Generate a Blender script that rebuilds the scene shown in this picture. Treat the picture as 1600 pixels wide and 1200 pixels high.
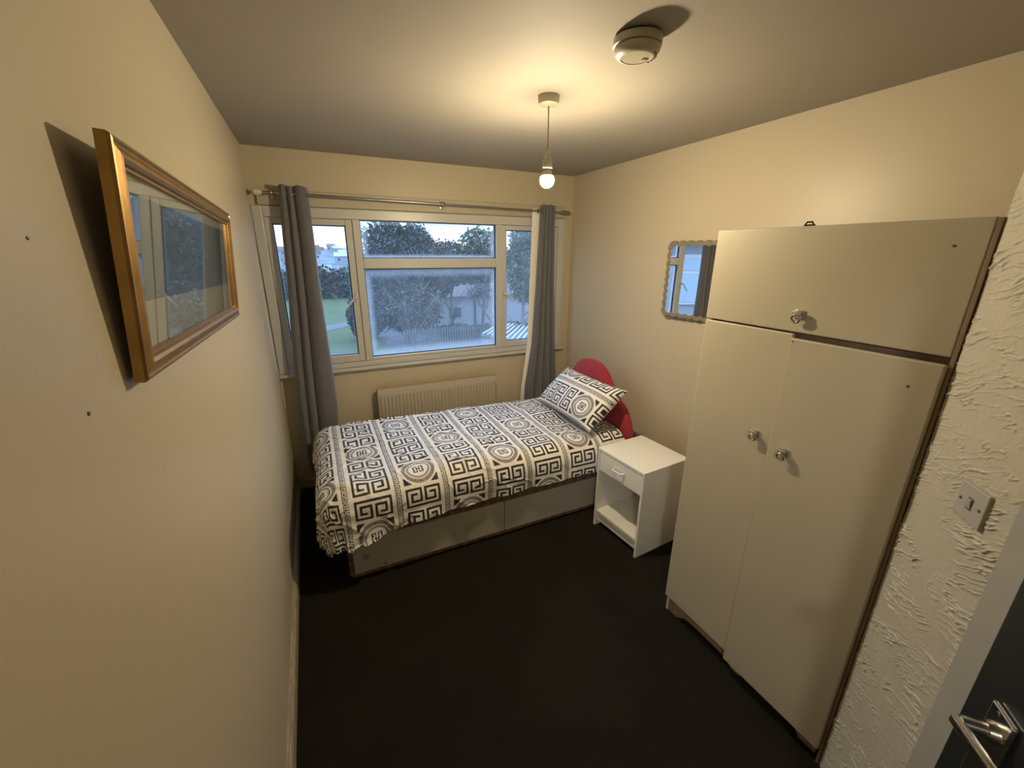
import bpy, bmesh, math, random
import numpy as np
from mathutils import Vector, Matrix

for o in list(bpy.data.objects):
    bpy.data.objects.remove(o)
SC = bpy.context.scene
COL = SC.collection
random.seed(7)
PI = math.pi

# ------------------------------------------------------------------ camera
F_PX, YAW, PITCH, ROLL = 643.4, 0.4458, 0.3089, 0.0054
CAM = Vector((0.286, -3.2777, 1.7781))
fw = Vector((math.sin(YAW) * math.cos(PITCH), math.cos(YAW) * math.cos(PITCH), -math.sin(PITCH)))
r0 = Vector((math.cos(YAW), -math.sin(YAW), 0))
u0 = r0.cross(fw)
rr = r0 * math.cos(ROLL) + u0 * math.sin(ROLL)
uu = u0 * math.cos(ROLL) - r0 * math.sin(ROLL)
cd = bpy.data.cameras.new('camera')
cam = bpy.data.objects.new('camera', cd)
COL.objects.link(cam)
cam.matrix_world = Matrix(((rr.x, uu.x, -fw.x, CAM.x), (rr.y, uu.y, -fw.y, CAM.y),
                           (rr.z, uu.z, -fw.z, CAM.z), (0, 0, 0, 1)))
cd.sensor_width = 36.0
cd.sensor_fit = 'HORIZONTAL'
cd.lens = F_PX * 36.0 / 1600.0
cd.clip_start = 0.02
cd.clip_end = 2000
SC.camera = cam

# ------------------------------------------------------------------ exposure
SC.view_settings.view_transform = 'Standard'
SC.view_settings.look = 'None'
SC.view_settings.exposure = 0.34
SC.view_settings.gamma = 1.0
SC.view_settings.use_curve_mapping = False

# ------------------------------------------------------------------ world: dusk sky with broken cloud
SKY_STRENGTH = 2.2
BULB_STRENGTH = 1250.0
BULB_COLOR = (1.0, 0.82, 0.53)
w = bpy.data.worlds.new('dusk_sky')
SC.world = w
w.use_nodes = True
nt = w.node_tree
nt.nodes.clear()
L = nt.links.new
tc = nt.nodes.new('ShaderNodeTexCoord')
sep = nt.nodes.new('ShaderNodeSeparateXYZ')
L(tc.outputs['Generated'], sep.inputs[0])
ramp = nt.nodes.new('ShaderNodeValToRGB')
cr = ramp.color_ramp
cr.elements[0].position = 0.0
cr.elements[0].color = (0.10, 0.12, 0.13, 1)
cr.elements[1].position = 1.0
cr.elements[1].color = (0.34, 0.52, 0.86, 1)
for pos, c in ((0.490, (0.12, 0.14, 0.16)), (0.500, (0.90, 0.70, 0.48)), (0.507, (0.95, 0.75, 0.52)),
               (0.514, (0.50, 0.64, 0.86)), (0.55, (0.36, 0.54, 0.86)), (0.75, (0.34, 0.52, 0.86))):
    e = cr.elements.new(pos)
    e.color = (*c, 1)
mp = nt.nodes.new('ShaderNodeMath'); mp.operation = 'MULTIPLY_ADD'
mp.inputs[1].default_value = 0.5; mp.inputs[2].default_value = 0.5
L(sep.outputs['Z'], mp.inputs[0])
L(mp.outputs[0], ramp.inputs[0])
mapn = nt.nodes.new('ShaderNodeMapping')
mapn.inputs['Scale'].default_value = (5, 5, 26)
L(tc.outputs['Generated'], mapn.inputs[0])
cn = nt.nodes.new('ShaderNodeTexNoise')
cn.inputs['Scale'].default_value = 1.0
cn.inputs['Detail'].default_value = 5
L(mapn.outputs[0], cn.inputs['Vector'])
cramp = nt.nodes.new('ShaderNodeValToRGB')
cramp.color_ramp.elements[0].position = 0.46
cramp.color_ramp.elements[0].color = (0, 0, 0, 1)
cramp.color_ramp.elements[1].position = 0.66
cramp.color_ramp.elements[1].color = (0.7, 0.7, 0.7, 1)
L(cn.outputs['Fac'], cramp.inputs[0])
mx = nt.nodes.new('ShaderNodeMixRGB')
mx.inputs[2].default_value = (0.66, 0.74, 0.88, 1)
L(cramp.outputs[0], mx.inputs[0])
L(ramp.outputs[0], mx.inputs[1])
bg = nt.nodes.new('ShaderNodeBackground')
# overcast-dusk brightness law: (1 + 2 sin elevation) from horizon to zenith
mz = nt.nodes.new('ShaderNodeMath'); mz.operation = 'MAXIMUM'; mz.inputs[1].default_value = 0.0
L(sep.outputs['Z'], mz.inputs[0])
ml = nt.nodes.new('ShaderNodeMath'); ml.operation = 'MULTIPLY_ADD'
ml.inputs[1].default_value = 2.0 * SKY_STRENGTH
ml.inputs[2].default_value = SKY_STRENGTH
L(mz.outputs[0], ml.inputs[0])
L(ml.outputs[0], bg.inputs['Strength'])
L(mx.outputs[0], bg.inputs[0])
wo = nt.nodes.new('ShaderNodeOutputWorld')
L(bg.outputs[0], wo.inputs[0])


# ------------------------------------------------------------------ helpers: materials
def mat(name, col, rough=0.6, metal=0.0, noise=None, bump=None, spec=None, col2=None, coords='Object', sheen=0, stretch=None):
    """noise=(scale, amount) varies colour towards col2; bump=(scale, strength, distance)"""
    m = bpy.data.materials.new(name)
    m.use_nodes = True
    n = m.node_tree.nodes
    l = m.node_tree.links.new
    b = n['Principled BSDF']
    b.inputs['Roughness'].default_value = rough
    b.inputs['Metallic'].default_value = metal
    if spec is not None:
        b.inputs['Specular IOR Level'].default_value = spec
    if sheen:
        b.inputs['Sheen Weight'].default_value = sheen
    b.inputs['Base Color'].default_value = (*col, 1)
    t = n.new('ShaderNodeTexCoord')
    src = t.outputs[coords]
    if stretch:
        mp = n.new('ShaderNodeMapping')
        mp.inputs['Scale'].default_value = stretch
        l(src, mp.inputs[0])
        src = mp.outputs[0]
    if noise is None:
        noise = (6.0, 0.12)
    c2 = col2 or tuple(c * 0.8 for c in col)
    tx = n.new('ShaderNodeTexNoise')
    tx.inputs['Scale'].default_value = noise[0]
    tx.inputs['Detail'].default_value = 4
    l(src, tx.inputs['Vector'])
    mr = n.new('ShaderNodeMapRange')
    mr.inputs['From Min'].default_value = 0.35
    mr.inputs['From Max'].default_value = 0.7
    mr.inputs['To Max'].default_value = noise[1]
    l(tx.outputs['Fac'], mr.inputs['Value'])
    mxx = n.new('ShaderNodeMixRGB')
    mxx.inputs[1].default_value = (*col, 1)
    mxx.inputs[2].default_value = (*c2, 1)
    l(mr.outputs[0], mxx.inputs[0])
    l(mxx.outputs[0], b.inputs['Base Color'])
    if bump:
        bt = n.new('ShaderNodeTexNoise')
        bt.inputs['Scale'].default_value = bump[0]
        bt.inputs['Detail'].default_value = 3
        l(src, bt.inputs['Vector'])
        bp = n.new('ShaderNodeBump')
        bp.inputs['Strength'].default_value = bump[1]
        bp.inputs['Distance'].default_value = bump[2]
        l(bt.outputs['Fac'], bp.inputs['Height'])
        l(bp.outputs[0], b.inputs['Normal'])
    return m


M = {}
M['wall'] = mat('cream_wall_paint', (0.500, 0.438, 0.318), 0.40, spec=0.38, noise=(2.2, 0.25), col2=(0.475, 0.412, 0.30), bump=(60, 0.12, 0.002))
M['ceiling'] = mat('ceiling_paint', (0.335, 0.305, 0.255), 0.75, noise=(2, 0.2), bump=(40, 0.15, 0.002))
M['rough'] = mat('textured_plaster', (0.52, 0.485, 0.39), 0.55, noise=(9, 0.25), bump=(90, 0.35, 0.003))
M['trim'] = mat('smooth_trim_paint', (0.40, 0.39, 0.35), 0.5, noise=(8, 0.35), bump=(30, 0.1, 0.002))
M['skirt'] = mat('scuffed_skirting_paint', (0.40, 0.35, 0.25), 0.5, noise=(14, 0.7), col2=(0.23, 0.18, 0.11), stretch=(3, 1, 3))
M['carpet'] = mat('dark_carpet', (0.015, 0.013, 0.010), 0.95, noise=(3, 0.7), col2=(0.022, 0.017, 0.012), bump=(420, 1.0, 0.004), spec=0.1)
M['upvc'] = mat('white_window_plastic', (0.50, 0.49, 0.46), 0.35, noise=(4, 0.1))
M['gasket'] = mat('black_rubber_gasket', (0.02, 0.025, 0.03), 0.5)
M['batten'] = mat('painted_batten', (0.43, 0.385, 0.28), 0.5, noise=(12, 0.3), stretch=(0.5, 2, 3))
M['white'] = mat('white_laminate', (0.80, 0.78, 0.72), 0.38, noise=(5, 0.08))
M['cream'] = mat('cream_laminate', (0.45, 0.402, 0.295), 0.42, noise=(2.5, 0.15), bump=(220, 0.06, 0.001))
M['brownwood'] = mat('brown_board', (0.22, 0.15, 0.095), 0.6, noise=(9, 0.8), col2=(0.32, 0.23, 0.15), stretch=(4, 4, 0.6))
M['dark'] = mat('dark_gap', (0.02, 0.014, 0.01), 0.8)
M['chrome'] = mat('worn_chrome', (0.62, 0.60, 0.56), 0.22, metal=1.0)
M['steel'] = mat('brushed_steel', (0.36, 0.34, 0.31), 0.30, metal=1.0)
M['red'] = mat('red_headboard_fabric', (0.33, 0.018, 0.036), 0.85, noise=(30, 0.3), bump=(600, 0.4, 0.001), sheen=0.2)
M['panel'] = mat('divan_panel_white', (0.44, 0.42, 0.36), 0.5, noise=(5, 0.2))
M['curtain'] = mat('grey_curtain_fabric', (0.116, 0.114, 0.128), 0.8, noise=(20, 0.3), bump=(500, 0.3, 0.001), sheen=0.5, stretch=(1, 1, 0.15))
M['lining'] = mat('pale_curtain_lining', (0.74, 0.72, 0.66), 0.8, noise=(10, 0.2), stretch=(1, 1, 0.2))
M['radiator'] = mat('radiator_enamel', (0.45, 0.40, 0.29), 0.4)
M['plastic'] = mat('aged_white_plastic', (0.44, 0.40, 0.31), 0.4, noise=(30, 0.3), col2=(0.34, 0.29, 0.21))
M['switch'] = mat('switch_plastic', (0.42, 0.40, 0.37), 0.35)
M['screw'] = mat('dull_screw', (0.14, 0.12, 0.09), 0.5, metal=0.6)
M['slate'] = mat('dark_slate_door_paint', (0.016, 0.021, 0.024), 0.32, noise=(3, 0.4), col2=(0.030, 0.036, 0.038))
M['mirrorframe'] = mat('grey_beige_scallop', (0.20, 0.17, 0.115), 0.5, noise=(30, 0.3))
M['mirror'] = mat('mirror_glass', (0.92, 0.93, 0.94), 0.015, metal=1.0, noise=(5, 0.02))
M['glassedge'] = mat('mirror_edge', (0.1, 0.12, 0.14), 0.2)
M['brick'] = mat('rendered_white_wall', (0.26, 0.28, 0.30), 0.8, noise=(1.2, 0.4), col2=(0.20, 0.22, 0.245))
M['roofdark'] = mat('dark_roof_tile', (0.05, 0.045, 0.045), 0.8, noise=(4, 0.6), col2=(0.12, 0.08, 0.06))
M['roofpale'] = mat('pale_roof', (0.30, 0.33, 0.36), 0.7)
M['roofred'] = mat('reddish_roof', (0.11, 0.075, 0.06), 0.8)
M['sheet'] = mat('grey_corrugated_sheet', (0.07, 0.08, 0.10), 0.6)
M['rib'] = mat('pale_roof_rib', (0.36, 0.39, 0.42), 0.5)
M['shedwall'] = mat('shed_boards', (0.10, 0.11, 0.12), 0.8)
M['fence'] = mat('weathered_fence', (0.10, 0.105, 0.105), 0.85, noise=(6, 0.5))
M['bark'] = mat('tree_bark', (0.16, 0.15, 0.13), 0.9, noise=(9, 0.5))
M['leafdark'] = mat('dark_foliage', (0.026, 0.036, 0.028), 0.8, noise=(1.2, 0.9), col2=(0.055, 0.066, 0.048))
M['leafgreen'] = mat('green_foliage', (0.050, 0.078, 0.038), 0.75, noise=(1.5, 0.9), col2=(0.10, 0.135, 0.070))
M['leafgrey'] = mat('bare_grey_foliage', (0.075, 0.080, 0.068), 0.85, noise=(1.5, 0.9), col2=(0.135, 0.14, 0.12))
M['dimglass'] = mat('dim_window_pane', (0.05, 0.07, 0.09), 0.15)
M['bluepane'] = mat('pale_blue_pane', (0.34, 0.44, 0.54), 0.12)  # plain pale blue for the neighbouring house panes
M['tar'] = mat('grey_yard', (0.045, 0.052, 0.060), 0.9, noise=(0.8, 0.5))
M['path'] = mat('pale_path', (0.075, 0.082, 0.085), 0.85, noise=(1.5, 0.4))
M['grass'] = mat('lawn_grass', (0.034, 0.058, 0.014), 0.9, noise=(0.5, 0.8), col2=(0.050, 0.076, 0.020), bump=(30, 0.5, 0.03))


def bulb_material():
    m = bpy.data.materials.new('lit_bulb')
    m.use_nodes = True
    n = m.node_tree.nodes
    n.clear()
    e = n.new('ShaderNodeEmission')
    e.inputs['Color'].default_value = (*BULB_COLOR, 1)
    e.inputs['Strength'].default_value = BULB_STRENGTH
    o = n.new('ShaderNodeOutputMaterial')
    m.node_tree.links.new(e.outputs[0], o.inputs[0])
    return m


M['bulb'] = bulb_material()


def plaid_material():
    m = bpy.data.materials.new('brown_plaid_ticking')
    m.use_nodes = True
    n = m.node_tree.nodes
    l = m.node_tree.links.new
    b = n['Principled BSDF']
    b.inputs['Roughness'].default_value = 0.85
    t = n.new('ShaderNodeTexCoord')
    s = n.new('ShaderNodeSeparateXYZ')
    l(t.outputs['Object'], s.inputs[0])
    acc = None
    for ax, sc in (('X', 26.0), ('Z', 30.0), ('Y', 26.0)):
        a = n.new('ShaderNodeMath'); a.operation = 'MULTIPLY'; a.inputs[1].default_value = sc
        l(s.outputs[ax], a.inputs[0])
        f = n.new('ShaderNodeMath'); f.operation = 'PINGPONG'; f.inputs[1].default_value = 1.0
        l(a.outputs[0], f.inputs[0])
        g = n.new('ShaderNodeMath'); g.operation = 'GREATER_THAN'; g.inputs[1].default_value = 0.72
        l(f.outputs[0], g.inputs[0])
        if acc is None:
            acc = g
        else:
            d = n.new('ShaderNodeMath'); d.operation = 'ADD'
            l(acc.outputs[0], d.inputs[0]); l(g.outputs[0], d.inputs[1])
            acc = d
    h = n.new('ShaderNodeMath'); h.operation = 'MULTIPLY'; h.inputs[1].default_value = 0.34
    l(acc.outputs[0], h.inputs[0])
    r = n.new('ShaderNodeValToRGB')
    r.color_ramp.elements[0].color = (0.15, 0.075, 0.05, 1)
    r.color_ramp.elements[1].color = (0.27, 0.19, 0.13, 1)
    l(h.outputs[0], r.inputs[0])
    l(r.outputs[0], b.inputs['Base Color'])
    return m


M['plaid'] = plaid_material()


def gold_material():
    m = mat('worn_gold_moulding', (0.36, 0.215, 0.070), 0.36, metal=0.8, noise=(22, 0.5), col2=(0.20, 0.12, 0.05), bump=(90, 0.2, 0.001))
    return m


M['gold'] = gold_material()
M['frameback'] = mat('dark_frame_side', (0.06, 0.035, 0.02), 0.6)


def print_material():
    """picture under glass: pale mat with a slate block above a cream lower band (painted print)"""
    m = bpy.data.materials.new('slate_and_cream_print')
    m.use_nodes = True
    n = m.node_tree.nodes
    l = m.node_tree.links.new
    b = n['Principled BSDF']
    b.inputs['Roughness'].default_value = 0.6
    t = n.new('ShaderNodeTexCoord')
    tx = n.new('ShaderNodeTexNoise')
    tx.inputs['Scale'].default_value = 7
    mpn = n.new('ShaderNodeMapping')
    mpn.inputs['Scale'].default_value = (1, 0.6, 4)
    l(t.outputs['Object'], mpn.inputs[0])
    l(mpn.outputs[0], tx.inputs['Vector'])
    r = n.new('ShaderNodeValToRGB')
    r.color_ramp.elements[0].position = 0.35
    r.color_ramp.elements[0].color = (0.085, 0.105, 0.125, 1)
    r.color_ramp.elements[1].position = 0.7
    r.color_ramp.elements[1].color = (0.13, 0.15, 0.165, 1)
    l(tx.outputs['Fac'], r.inputs[0])
    l(r.outputs[0], b.inputs['Base Color'])
    return m


M['print'] = print_material()
M['matboard'] = mat('cream_mount_board', (0.42, 0.385, 0.30), 0.7, noise=(5, 0.3))


def glass_material(name, fog_base, fog_edge, drops, grain, reflect=1.0):
    """window pane: clear glass, partly misted over by condensation (white scattering film, denser towards the edges)"""
    m = bpy.data.materials.new(name)
    m.use_nodes = True
    n = m.node_tree.nodes
    l = m.node_tree.links.new
    n.clear()
    out = n.new('ShaderNodeOutputMaterial')
    tr = n.new('ShaderNodeBsdfTransparent')
    tr.inputs[0].default_value = (0.93, 0.96, 0.97, 1)
    gl = n.new('ShaderNodeBsdfGlossy')
    gl.inputs['Roughness'].default_value = 0.0
    fr = n.new('ShaderNodeFresnel')
    fr.inputs[0].default_value = 1.5
    geo = n.new('ShaderNodeNewGeometry')
    bfm = n.new('ShaderNodeMath'); bfm.operation = 'SUBTRACT'; bfm.inputs[0].default_value = 1.0
    l(geo.outputs['Backfacing'], bfm.inputs[1])
    fq = n.new('ShaderNodeMath'); fq.operation = 'MULTIPLY'; fq.inputs[1].default_value = reflect
    l(fr.outputs[0], fq.inputs[0])
    fm = n.new('ShaderNodeMath'); fm.operation = 'MULTIPLY'
    l(fq.outputs[0], fm.inputs[0]); l(bfm.outputs[0], fm.inputs[1])
    mg = n.new('ShaderNodeMixShader')
    l(fm.outputs[0], mg.inputs[0]); l(tr.outputs[0], mg.inputs[1]); l(gl.outputs[0], mg.inputs[2])
    if fog_base == 0 and fog_edge == 0:
        l(mg.outputs[0], out.inputs[0])
        return m
    tl = n.new('ShaderNodeBsdfTranslucent')
    tl.inputs[0].default_value = (0.82, 0.88, 0.94, 1)
    df = n.new('ShaderNodeBsdfDiffuse')
    df.inputs[0].default_value = (0.30, 0.32, 0.34, 1)
    fo = n.new('ShaderNodeMixShader')
    fo.inputs[0].default_value = 0.3
    l(tl.outputs[0], fo.inputs[1]); l(df.outputs[0], fo.inputs[2])
    t = n.new('ShaderNodeTexCoord')
    s = n.new('ShaderNodeSeparateXYZ')
    l(t.outputs['Generated'], s.inputs[0])

    def edge(ax, width):
        a = n.new('ShaderNodeMath'); a.operation = 'SUBTRACT'; a.inputs[1].default_value = 0.5
        l(s.outputs[ax], a.inputs[0])
        b = n.new('ShaderNodeMath'); b.operation = 'ABSOLUTE'
        l(a.outputs[0], b.inputs[0])
        c = n.new('ShaderNodeMapRange')
        c.interpolation_type = 'SMOOTHSTEP'
        c.inputs['From Min'].default_value = 0.5 - width
        c.inputs['From Max'].default_value = 0.5
        l(b.outputs[0], c.inputs['Value'])
        return c.outputs[0]
    ex, ez = edge('X', 0.055), edge('Z', 0.12)
    mxm = n.new('ShaderNodeMath'); mxm.operation = 'MAXIMUM'
    l(ex, mxm.inputs[0]); l(ez, mxm.inputs[1])
    tx = n.new('ShaderNodeTexNoise')
    tx.inputs['Scale'].default_value = 9
    tx.inputs['Detail'].default_value = 6
    l(t.outputs['Object'], tx.inputs['Vector'])
    e2 = n.new('ShaderNodeMath'); e2.operation = 'MULTIPLY'; e2.inputs[1].default_value = fog_edge
    l(mxm.outputs[0], e2.inputs[0])
    nm = n.new('ShaderNodeMapRange')
    nm.inputs['From Min'].default_value = 0.3
    nm.inputs['From Max'].default_value = 0.7
    nm.inputs['To Min'].default_value = fog_base * 0.7
    nm.inputs['To Max'].default_value = fog_base * 1.3
    l(tx.outputs['Fac'], nm.inputs['Value'])
    ad = n.new('ShaderNodeMath'); ad.operation = 'ADD'; ad.use_clamp = True
    l(e2.outputs[0], ad.inputs[0]); l(nm.outputs[0], ad.inputs[1])
    last = ad
    if drops:
        v = n.new('ShaderNodeTexVoronoi')
        v.inputs['Scale'].default_value = grain
        l(t.outputs['Object'], v.inputs['Vector'])
        lt = n.new('ShaderNodeMath'); lt.operation = 'LESS_THAN'; lt.inputs[1].default_value = drops
        l(v.outputs['Distance'], lt.inputs[0])
        # droplets only where the mist has run: patches and the lower part
        t2 = n.new('ShaderNodeTexNoise'); t2.inputs['Scale'].default_value = 5
        l(t.outputs['Object'], t2.inputs['Vector'])
        g2 = n.new('ShaderNodeMapRange')
        g2.inputs['From Min'].default_value = 0.42
        g2.inputs['From Max'].default_value = 0.56
        g2.inputs['To Max'].default_value = 0.75
        l(t2.outputs['Fac'], g2.inputs['Value'])
        mu = n.new('ShaderNodeMath'); mu.operation = 'MULTIPLY'
        l(lt.outputs[0], mu.inputs[0]); l(g2.outputs[0], mu.inputs[1])
        a3 = n.new('ShaderNodeMath'); a3.operation = 'MAXIMUM'; a3.use_clamp = True
        l(mu.outputs[0], a3.inputs[0]); l(ad.outputs[0], a3.inputs[1])
        last = a3
    fin = n.new('ShaderNodeMixShader')
    l(last.outputs[0], fin.inputs[0]); l(mg.outputs[0], fin.inputs[1]); l(fo.outputs[0], fin.inputs[2])
    l(fin.outputs[0], out.inputs[0])
    return m


M['pane_clear'] = glass_material('clear_pane', 0.03, 0.06, 0, 0)
M['pane_mist'] = glass_material('misted_pane', 0.065, 0.26, 0.12, 80)
M['pane_drops'] = glass_material('dripping_pane', 0.035, 0.28, 0.18, 70)
M['pane_side'] = glass_material('side_pane', 0.06, 0.10, 0.10, 60)
M['picture_glass'] = glass_material('picture_glass', 0, 0, 0, 0, 1.6)


def hill_material():
    m = bpy.data.materials.new('hazy_hillside')
    m.use_nodes = True
    n = m.node_tree.nodes
    l = m.node_tree.links.new
    b = n['Principled BSDF']
    b.inputs['Roughness'].default_value = 0.95
    t = n.new('ShaderNodeTexCoord')
    tx = n.new('ShaderNodeTexNoise')
    tx.inputs['Scale'].default_value = 0.06
    tx.inputs['Detail'].default_value = 8
    l(t.outputs['Object'], tx.inputs['Vector'])
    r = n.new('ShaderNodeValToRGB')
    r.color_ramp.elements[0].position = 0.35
    r.color_ramp.elements[0].color = (0.055, 0.078, 0.095, 1)  # blue-grey distance haze is mixed into the hill colours
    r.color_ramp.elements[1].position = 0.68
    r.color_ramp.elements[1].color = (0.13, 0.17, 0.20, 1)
    l(tx.outputs['Fac'], r.inputs[0])
    l(r.outputs[0], b.inputs['Base Color'])
    return m


M['hill'] = hill_material()


def cloth_print_material(name):
    m = bpy.data.materials.new(name)
    m.use_nodes = True
    n = m.node_tree.nodes
    l = m.node_tree.links.new
    b = n['Principled BSDF']
    b.inputs['Roughness'].default_value = 0.62
    b.inputs['Sheen Weight'].default_value = 0.15
    a = n.new('ShaderNodeAttribute')
    a.attribute_name = 'printmask'
    r = n.new('ShaderNodeMapRange')
    r.inputs['From Min'].default_value = 0.30
    r.inputs['From Max'].default_value = 0.70
    l(a.outputs['Fac'], r.inputs['Value'])
    x = n.new('ShaderNodeMixRGB')
    x.inputs[1].default_value = (0.82, 0.79, 0.74, 1)
    x.inputs[2].default_value = (0.012, 0.012, 0.020, 1)
    l(r.outputs[0], x.inputs[0])
    l(x.outputs[0], b.inputs['Base Color'])
    t = n.new('ShaderNodeTexCoord')
    bt = n.new('ShaderNodeTexNoise')
    bt.inputs['Scale'].default_value = 14
    bt.inputs['Detail'].default_value = 4
    l(t.outputs['Object'], bt.inputs['Vector'])
    bp = n.new('ShaderNodeBump')
    bp.inputs['Strength'].default_value = 0.35
    bp.inputs['Distance'].default_value = 0.02
    l(bt.outputs['Fac'], bp.inputs['Height'])
    l(bp.outputs[0], b.inputs['Normal'])
    return m


M['keyprint'] = cloth_print_material('black_and_white_key_print')


# ------------------------------------------------------------------ helpers: meshes and objects
def new_obj(name, me, parent=None):
    o = bpy.data.objects.new(name, me)
    COL.objects.link(o)
    if parent is not None:
        o.parent = parent
    return o


def finish(name, bm, m, parent=None, smooth=False):
    me = bpy.data.meshes.new(name)
    bm.normal_update()
    bm.to_mesh(me)
    bm.free()
    if smooth:
        me.polygons.foreach_set('use_smooth', [True] * len(me.polygons))
    ms = m if isinstance(m, (list, tuple)) else [m]
    for k in ms:
        me.materials.append(k)
    return new_obj(name, me, parent)


def auto_smooth(o, deg=35):
    me = o.data
    me.polygons.foreach_set('use_smooth', [True] * len(me.polygons))
    bm = bmesh.new(); bm.from_mesh(me)
    for e in bm.edges:
        if len(e.link_faces) == 2 and e.calc_face_angle(0) > math.radians(deg):
            e.smooth = False
    bm.to_mesh(me); bm.free()
    return o


def add_box(bm, x0, x1, y0, y1, z0, z1, bevel=0.0, rot=None, pivot=None):
    r = bmesh.ops.create_cube(bm, size=1.0)
    vs = r['verts']
    for v in vs:
        v.co.x = x0 + (v.co.x + 0.5) * (x1 - x0)
        v.co.y = y0 + (v.co.y + 0.5) * (y1 - y0)
        v.co.z = z0 + (v.co.z + 0.5) * (z1 - z0)
    if bevel > 0:
        es = list({e for v in vs for e in v.link_edges})
        res = bmesh.ops.bevel(bm, geom=es, offset=bevel, segments=2, affect='EDGES', profile=0.5)
        vs = [v for v in res['verts']] + [v for v in vs if v.is_valid]
    if rot is not None:
        vs = list({v for v in vs if v.is_valid})
        pv = Vector(pivot or (0, 0, 0))
        for v in vs:
            v.co = pv + rot @ (v.co - pv)
    return vs


def box(name, x0, x1, y0, y1, z0, z1, m, parent=None, bevel=0.002):
    bm = bmesh.new()
    add_box(bm, min(x0, x1), max(x0, x1), min(y0, y1), max(y0, y1), min(z0, z1), max(z0, z1), bevel)
    o = finish(name, bm, m, parent)
    return o


def add_tube(bm, pts, rad, seg=12, caps=True):
    pts = [Vector(p) for p in pts]
    rads = rad if isinstance(rad, (list, tuple)) else [rad] * len(pts)
    rings = []
    prev = None
    for i, p in enumerate(pts):
        if i == 0: d = pts[1] - pts[0]
        elif i == len(pts) - 1: d = pts[-1] - pts[-2]
        else: d = (pts[i + 1] - pts[i - 1])
        d.normalize()
        if prev is None:
            a = Vector((0, 0, 1)) if abs(d.z) < 0.9 else Vector((1, 0, 0))
            s = d.cross(a).normalized()
        else:
            s = (prev - d * prev.dot(d)).normalized()
        prev = s
        t = d.cross(s)
        rings.append([bm.verts.new(p + (s * math.cos(2 * PI * k / seg) + t * math.sin(2 * PI * k / seg)) * rads[i]) for k in range(seg)])
    for a, b in zip(rings[:-1], rings[1:]):
        for k in range(seg):
            bm.faces.new((a[k], a[(k + 1) % seg], b[(k + 1) % seg], b[k]))
    if caps:
        bm.faces.new(list(reversed(rings[0])))
        bm.faces.new(rings[-1])


def tube(name, pts, rad, m, parent=None, seg=12):
    bm = bmesh.new()
    add_tube(bm, pts, rad, seg)
    bmesh.ops.recalc_face_normals(bm, faces=bm.faces)
    o = finish(name, bm, m, parent)
    return auto_smooth(o, 50)


def add_lathe(bm, prof, seg=32, centre=(0, 0, 0), axis='Z'):
    rings = []
    c = Vector(centre)
    for r, z in prof:
        ring = []
        for k in range(seg):
            a = 2 * PI * k / seg
            if axis == 'Z': v = Vector((r * math.cos(a), r * math.sin(a), z))
            elif axis == 'X': v = Vector((z, r * math.cos(a), r * math.sin(a)))
            else: v = Vector((r * math.cos(a), z, r * math.sin(a)))
            ring.append(bm.verts.new(c + v))
        rings.append(ring)
    for a, b in zip(rings[:-1], rings[1:]):
        for k in range(seg):
            bm.faces.new((a[k], a[(k + 1) % seg], b[(k + 1) % seg], b[k]))
    bm.faces.new(list(reversed(rings[0])))
    bm.faces.new(rings[-1])


def lathe(name, prof, m, parent=None, seg=32, centre=(0, 0, 0), axis='Z'):
    bm = bmesh.new()
    add_lathe(bm, prof, seg, centre, axis)
    bmesh.ops.recalc_face_normals(bm, faces=bm.faces)
    o = finish(name, bm, m, parent)
    return auto_smooth(o, 40)


def torus_bm(bm, c, R, r, normal=(0, 1, 0), seg=24, sub=8):
    nrm = Vector(normal).normalized()
    a = Vector((0, 0, 1)) if abs(nrm.z) < 0.9 else Vector((1, 0, 0))
    s = nrm.cross(a).normalized(); t = nrm.cross(s)
    rings = []
    for i in range(seg):
        th = 2 * PI * i / seg
        d = s * math.cos(th) + t * math.sin(th)
        rings.append([bm.verts.new(Vector(c) + d * (R + r * math.cos(2 * PI * k / sub)) + nrm * r * math.sin(2 * PI * k / sub)) for k in range(sub)])
    for i in range(seg):
        A, B = rings[i], rings[(i + 1) % seg]
        for k in range(sub):
            bm.faces.new((A[k], B[k], B[(k + 1) % sub], A[(k + 1) % sub]))


def prism(name, pts2, axis, a0, a1, m, parent=None, bevel=0.0, smooth=False):
    """extrude a 2-D outline along an axis. axis 'x': pts are (y,z); 'y': (x,z); 'z': (x,y)"""
    bm = bmesh.new()
    def mk(p, a):
        return {'x': (a, p[0], p[1]), 'y': (p[0], a, p[1]), 'z': (p[0], p[1], a)}[axis]
    A = [bm.verts.new(mk(p, a0)) for p in pts2]
    B = [bm.verts.new(mk(p, a1)) for p in pts2]
    nn = len(pts2)
    bm.faces.new(A); bm.faces.new(list(reversed(B)))
    for i in range(nn):
        bm.faces.new((A[i], A[(i + 1) % nn], B[(i + 1) % nn], B[i]))
    bmesh.ops.recalc_face_normals(bm, faces=bm.faces)
    if bevel:
        es = [e for e in bm.edges if e.is_valid and abs(e.calc_face_angle(0)) > 0.7]
        bmesh.ops.bevel(bm, geom=es, offset=bevel, segments=3, affect='EDGES', profile=0.5)
    o = finish(name, bm, m, parent)
    return auto_smooth(o, 40) if smooth else o


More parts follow.
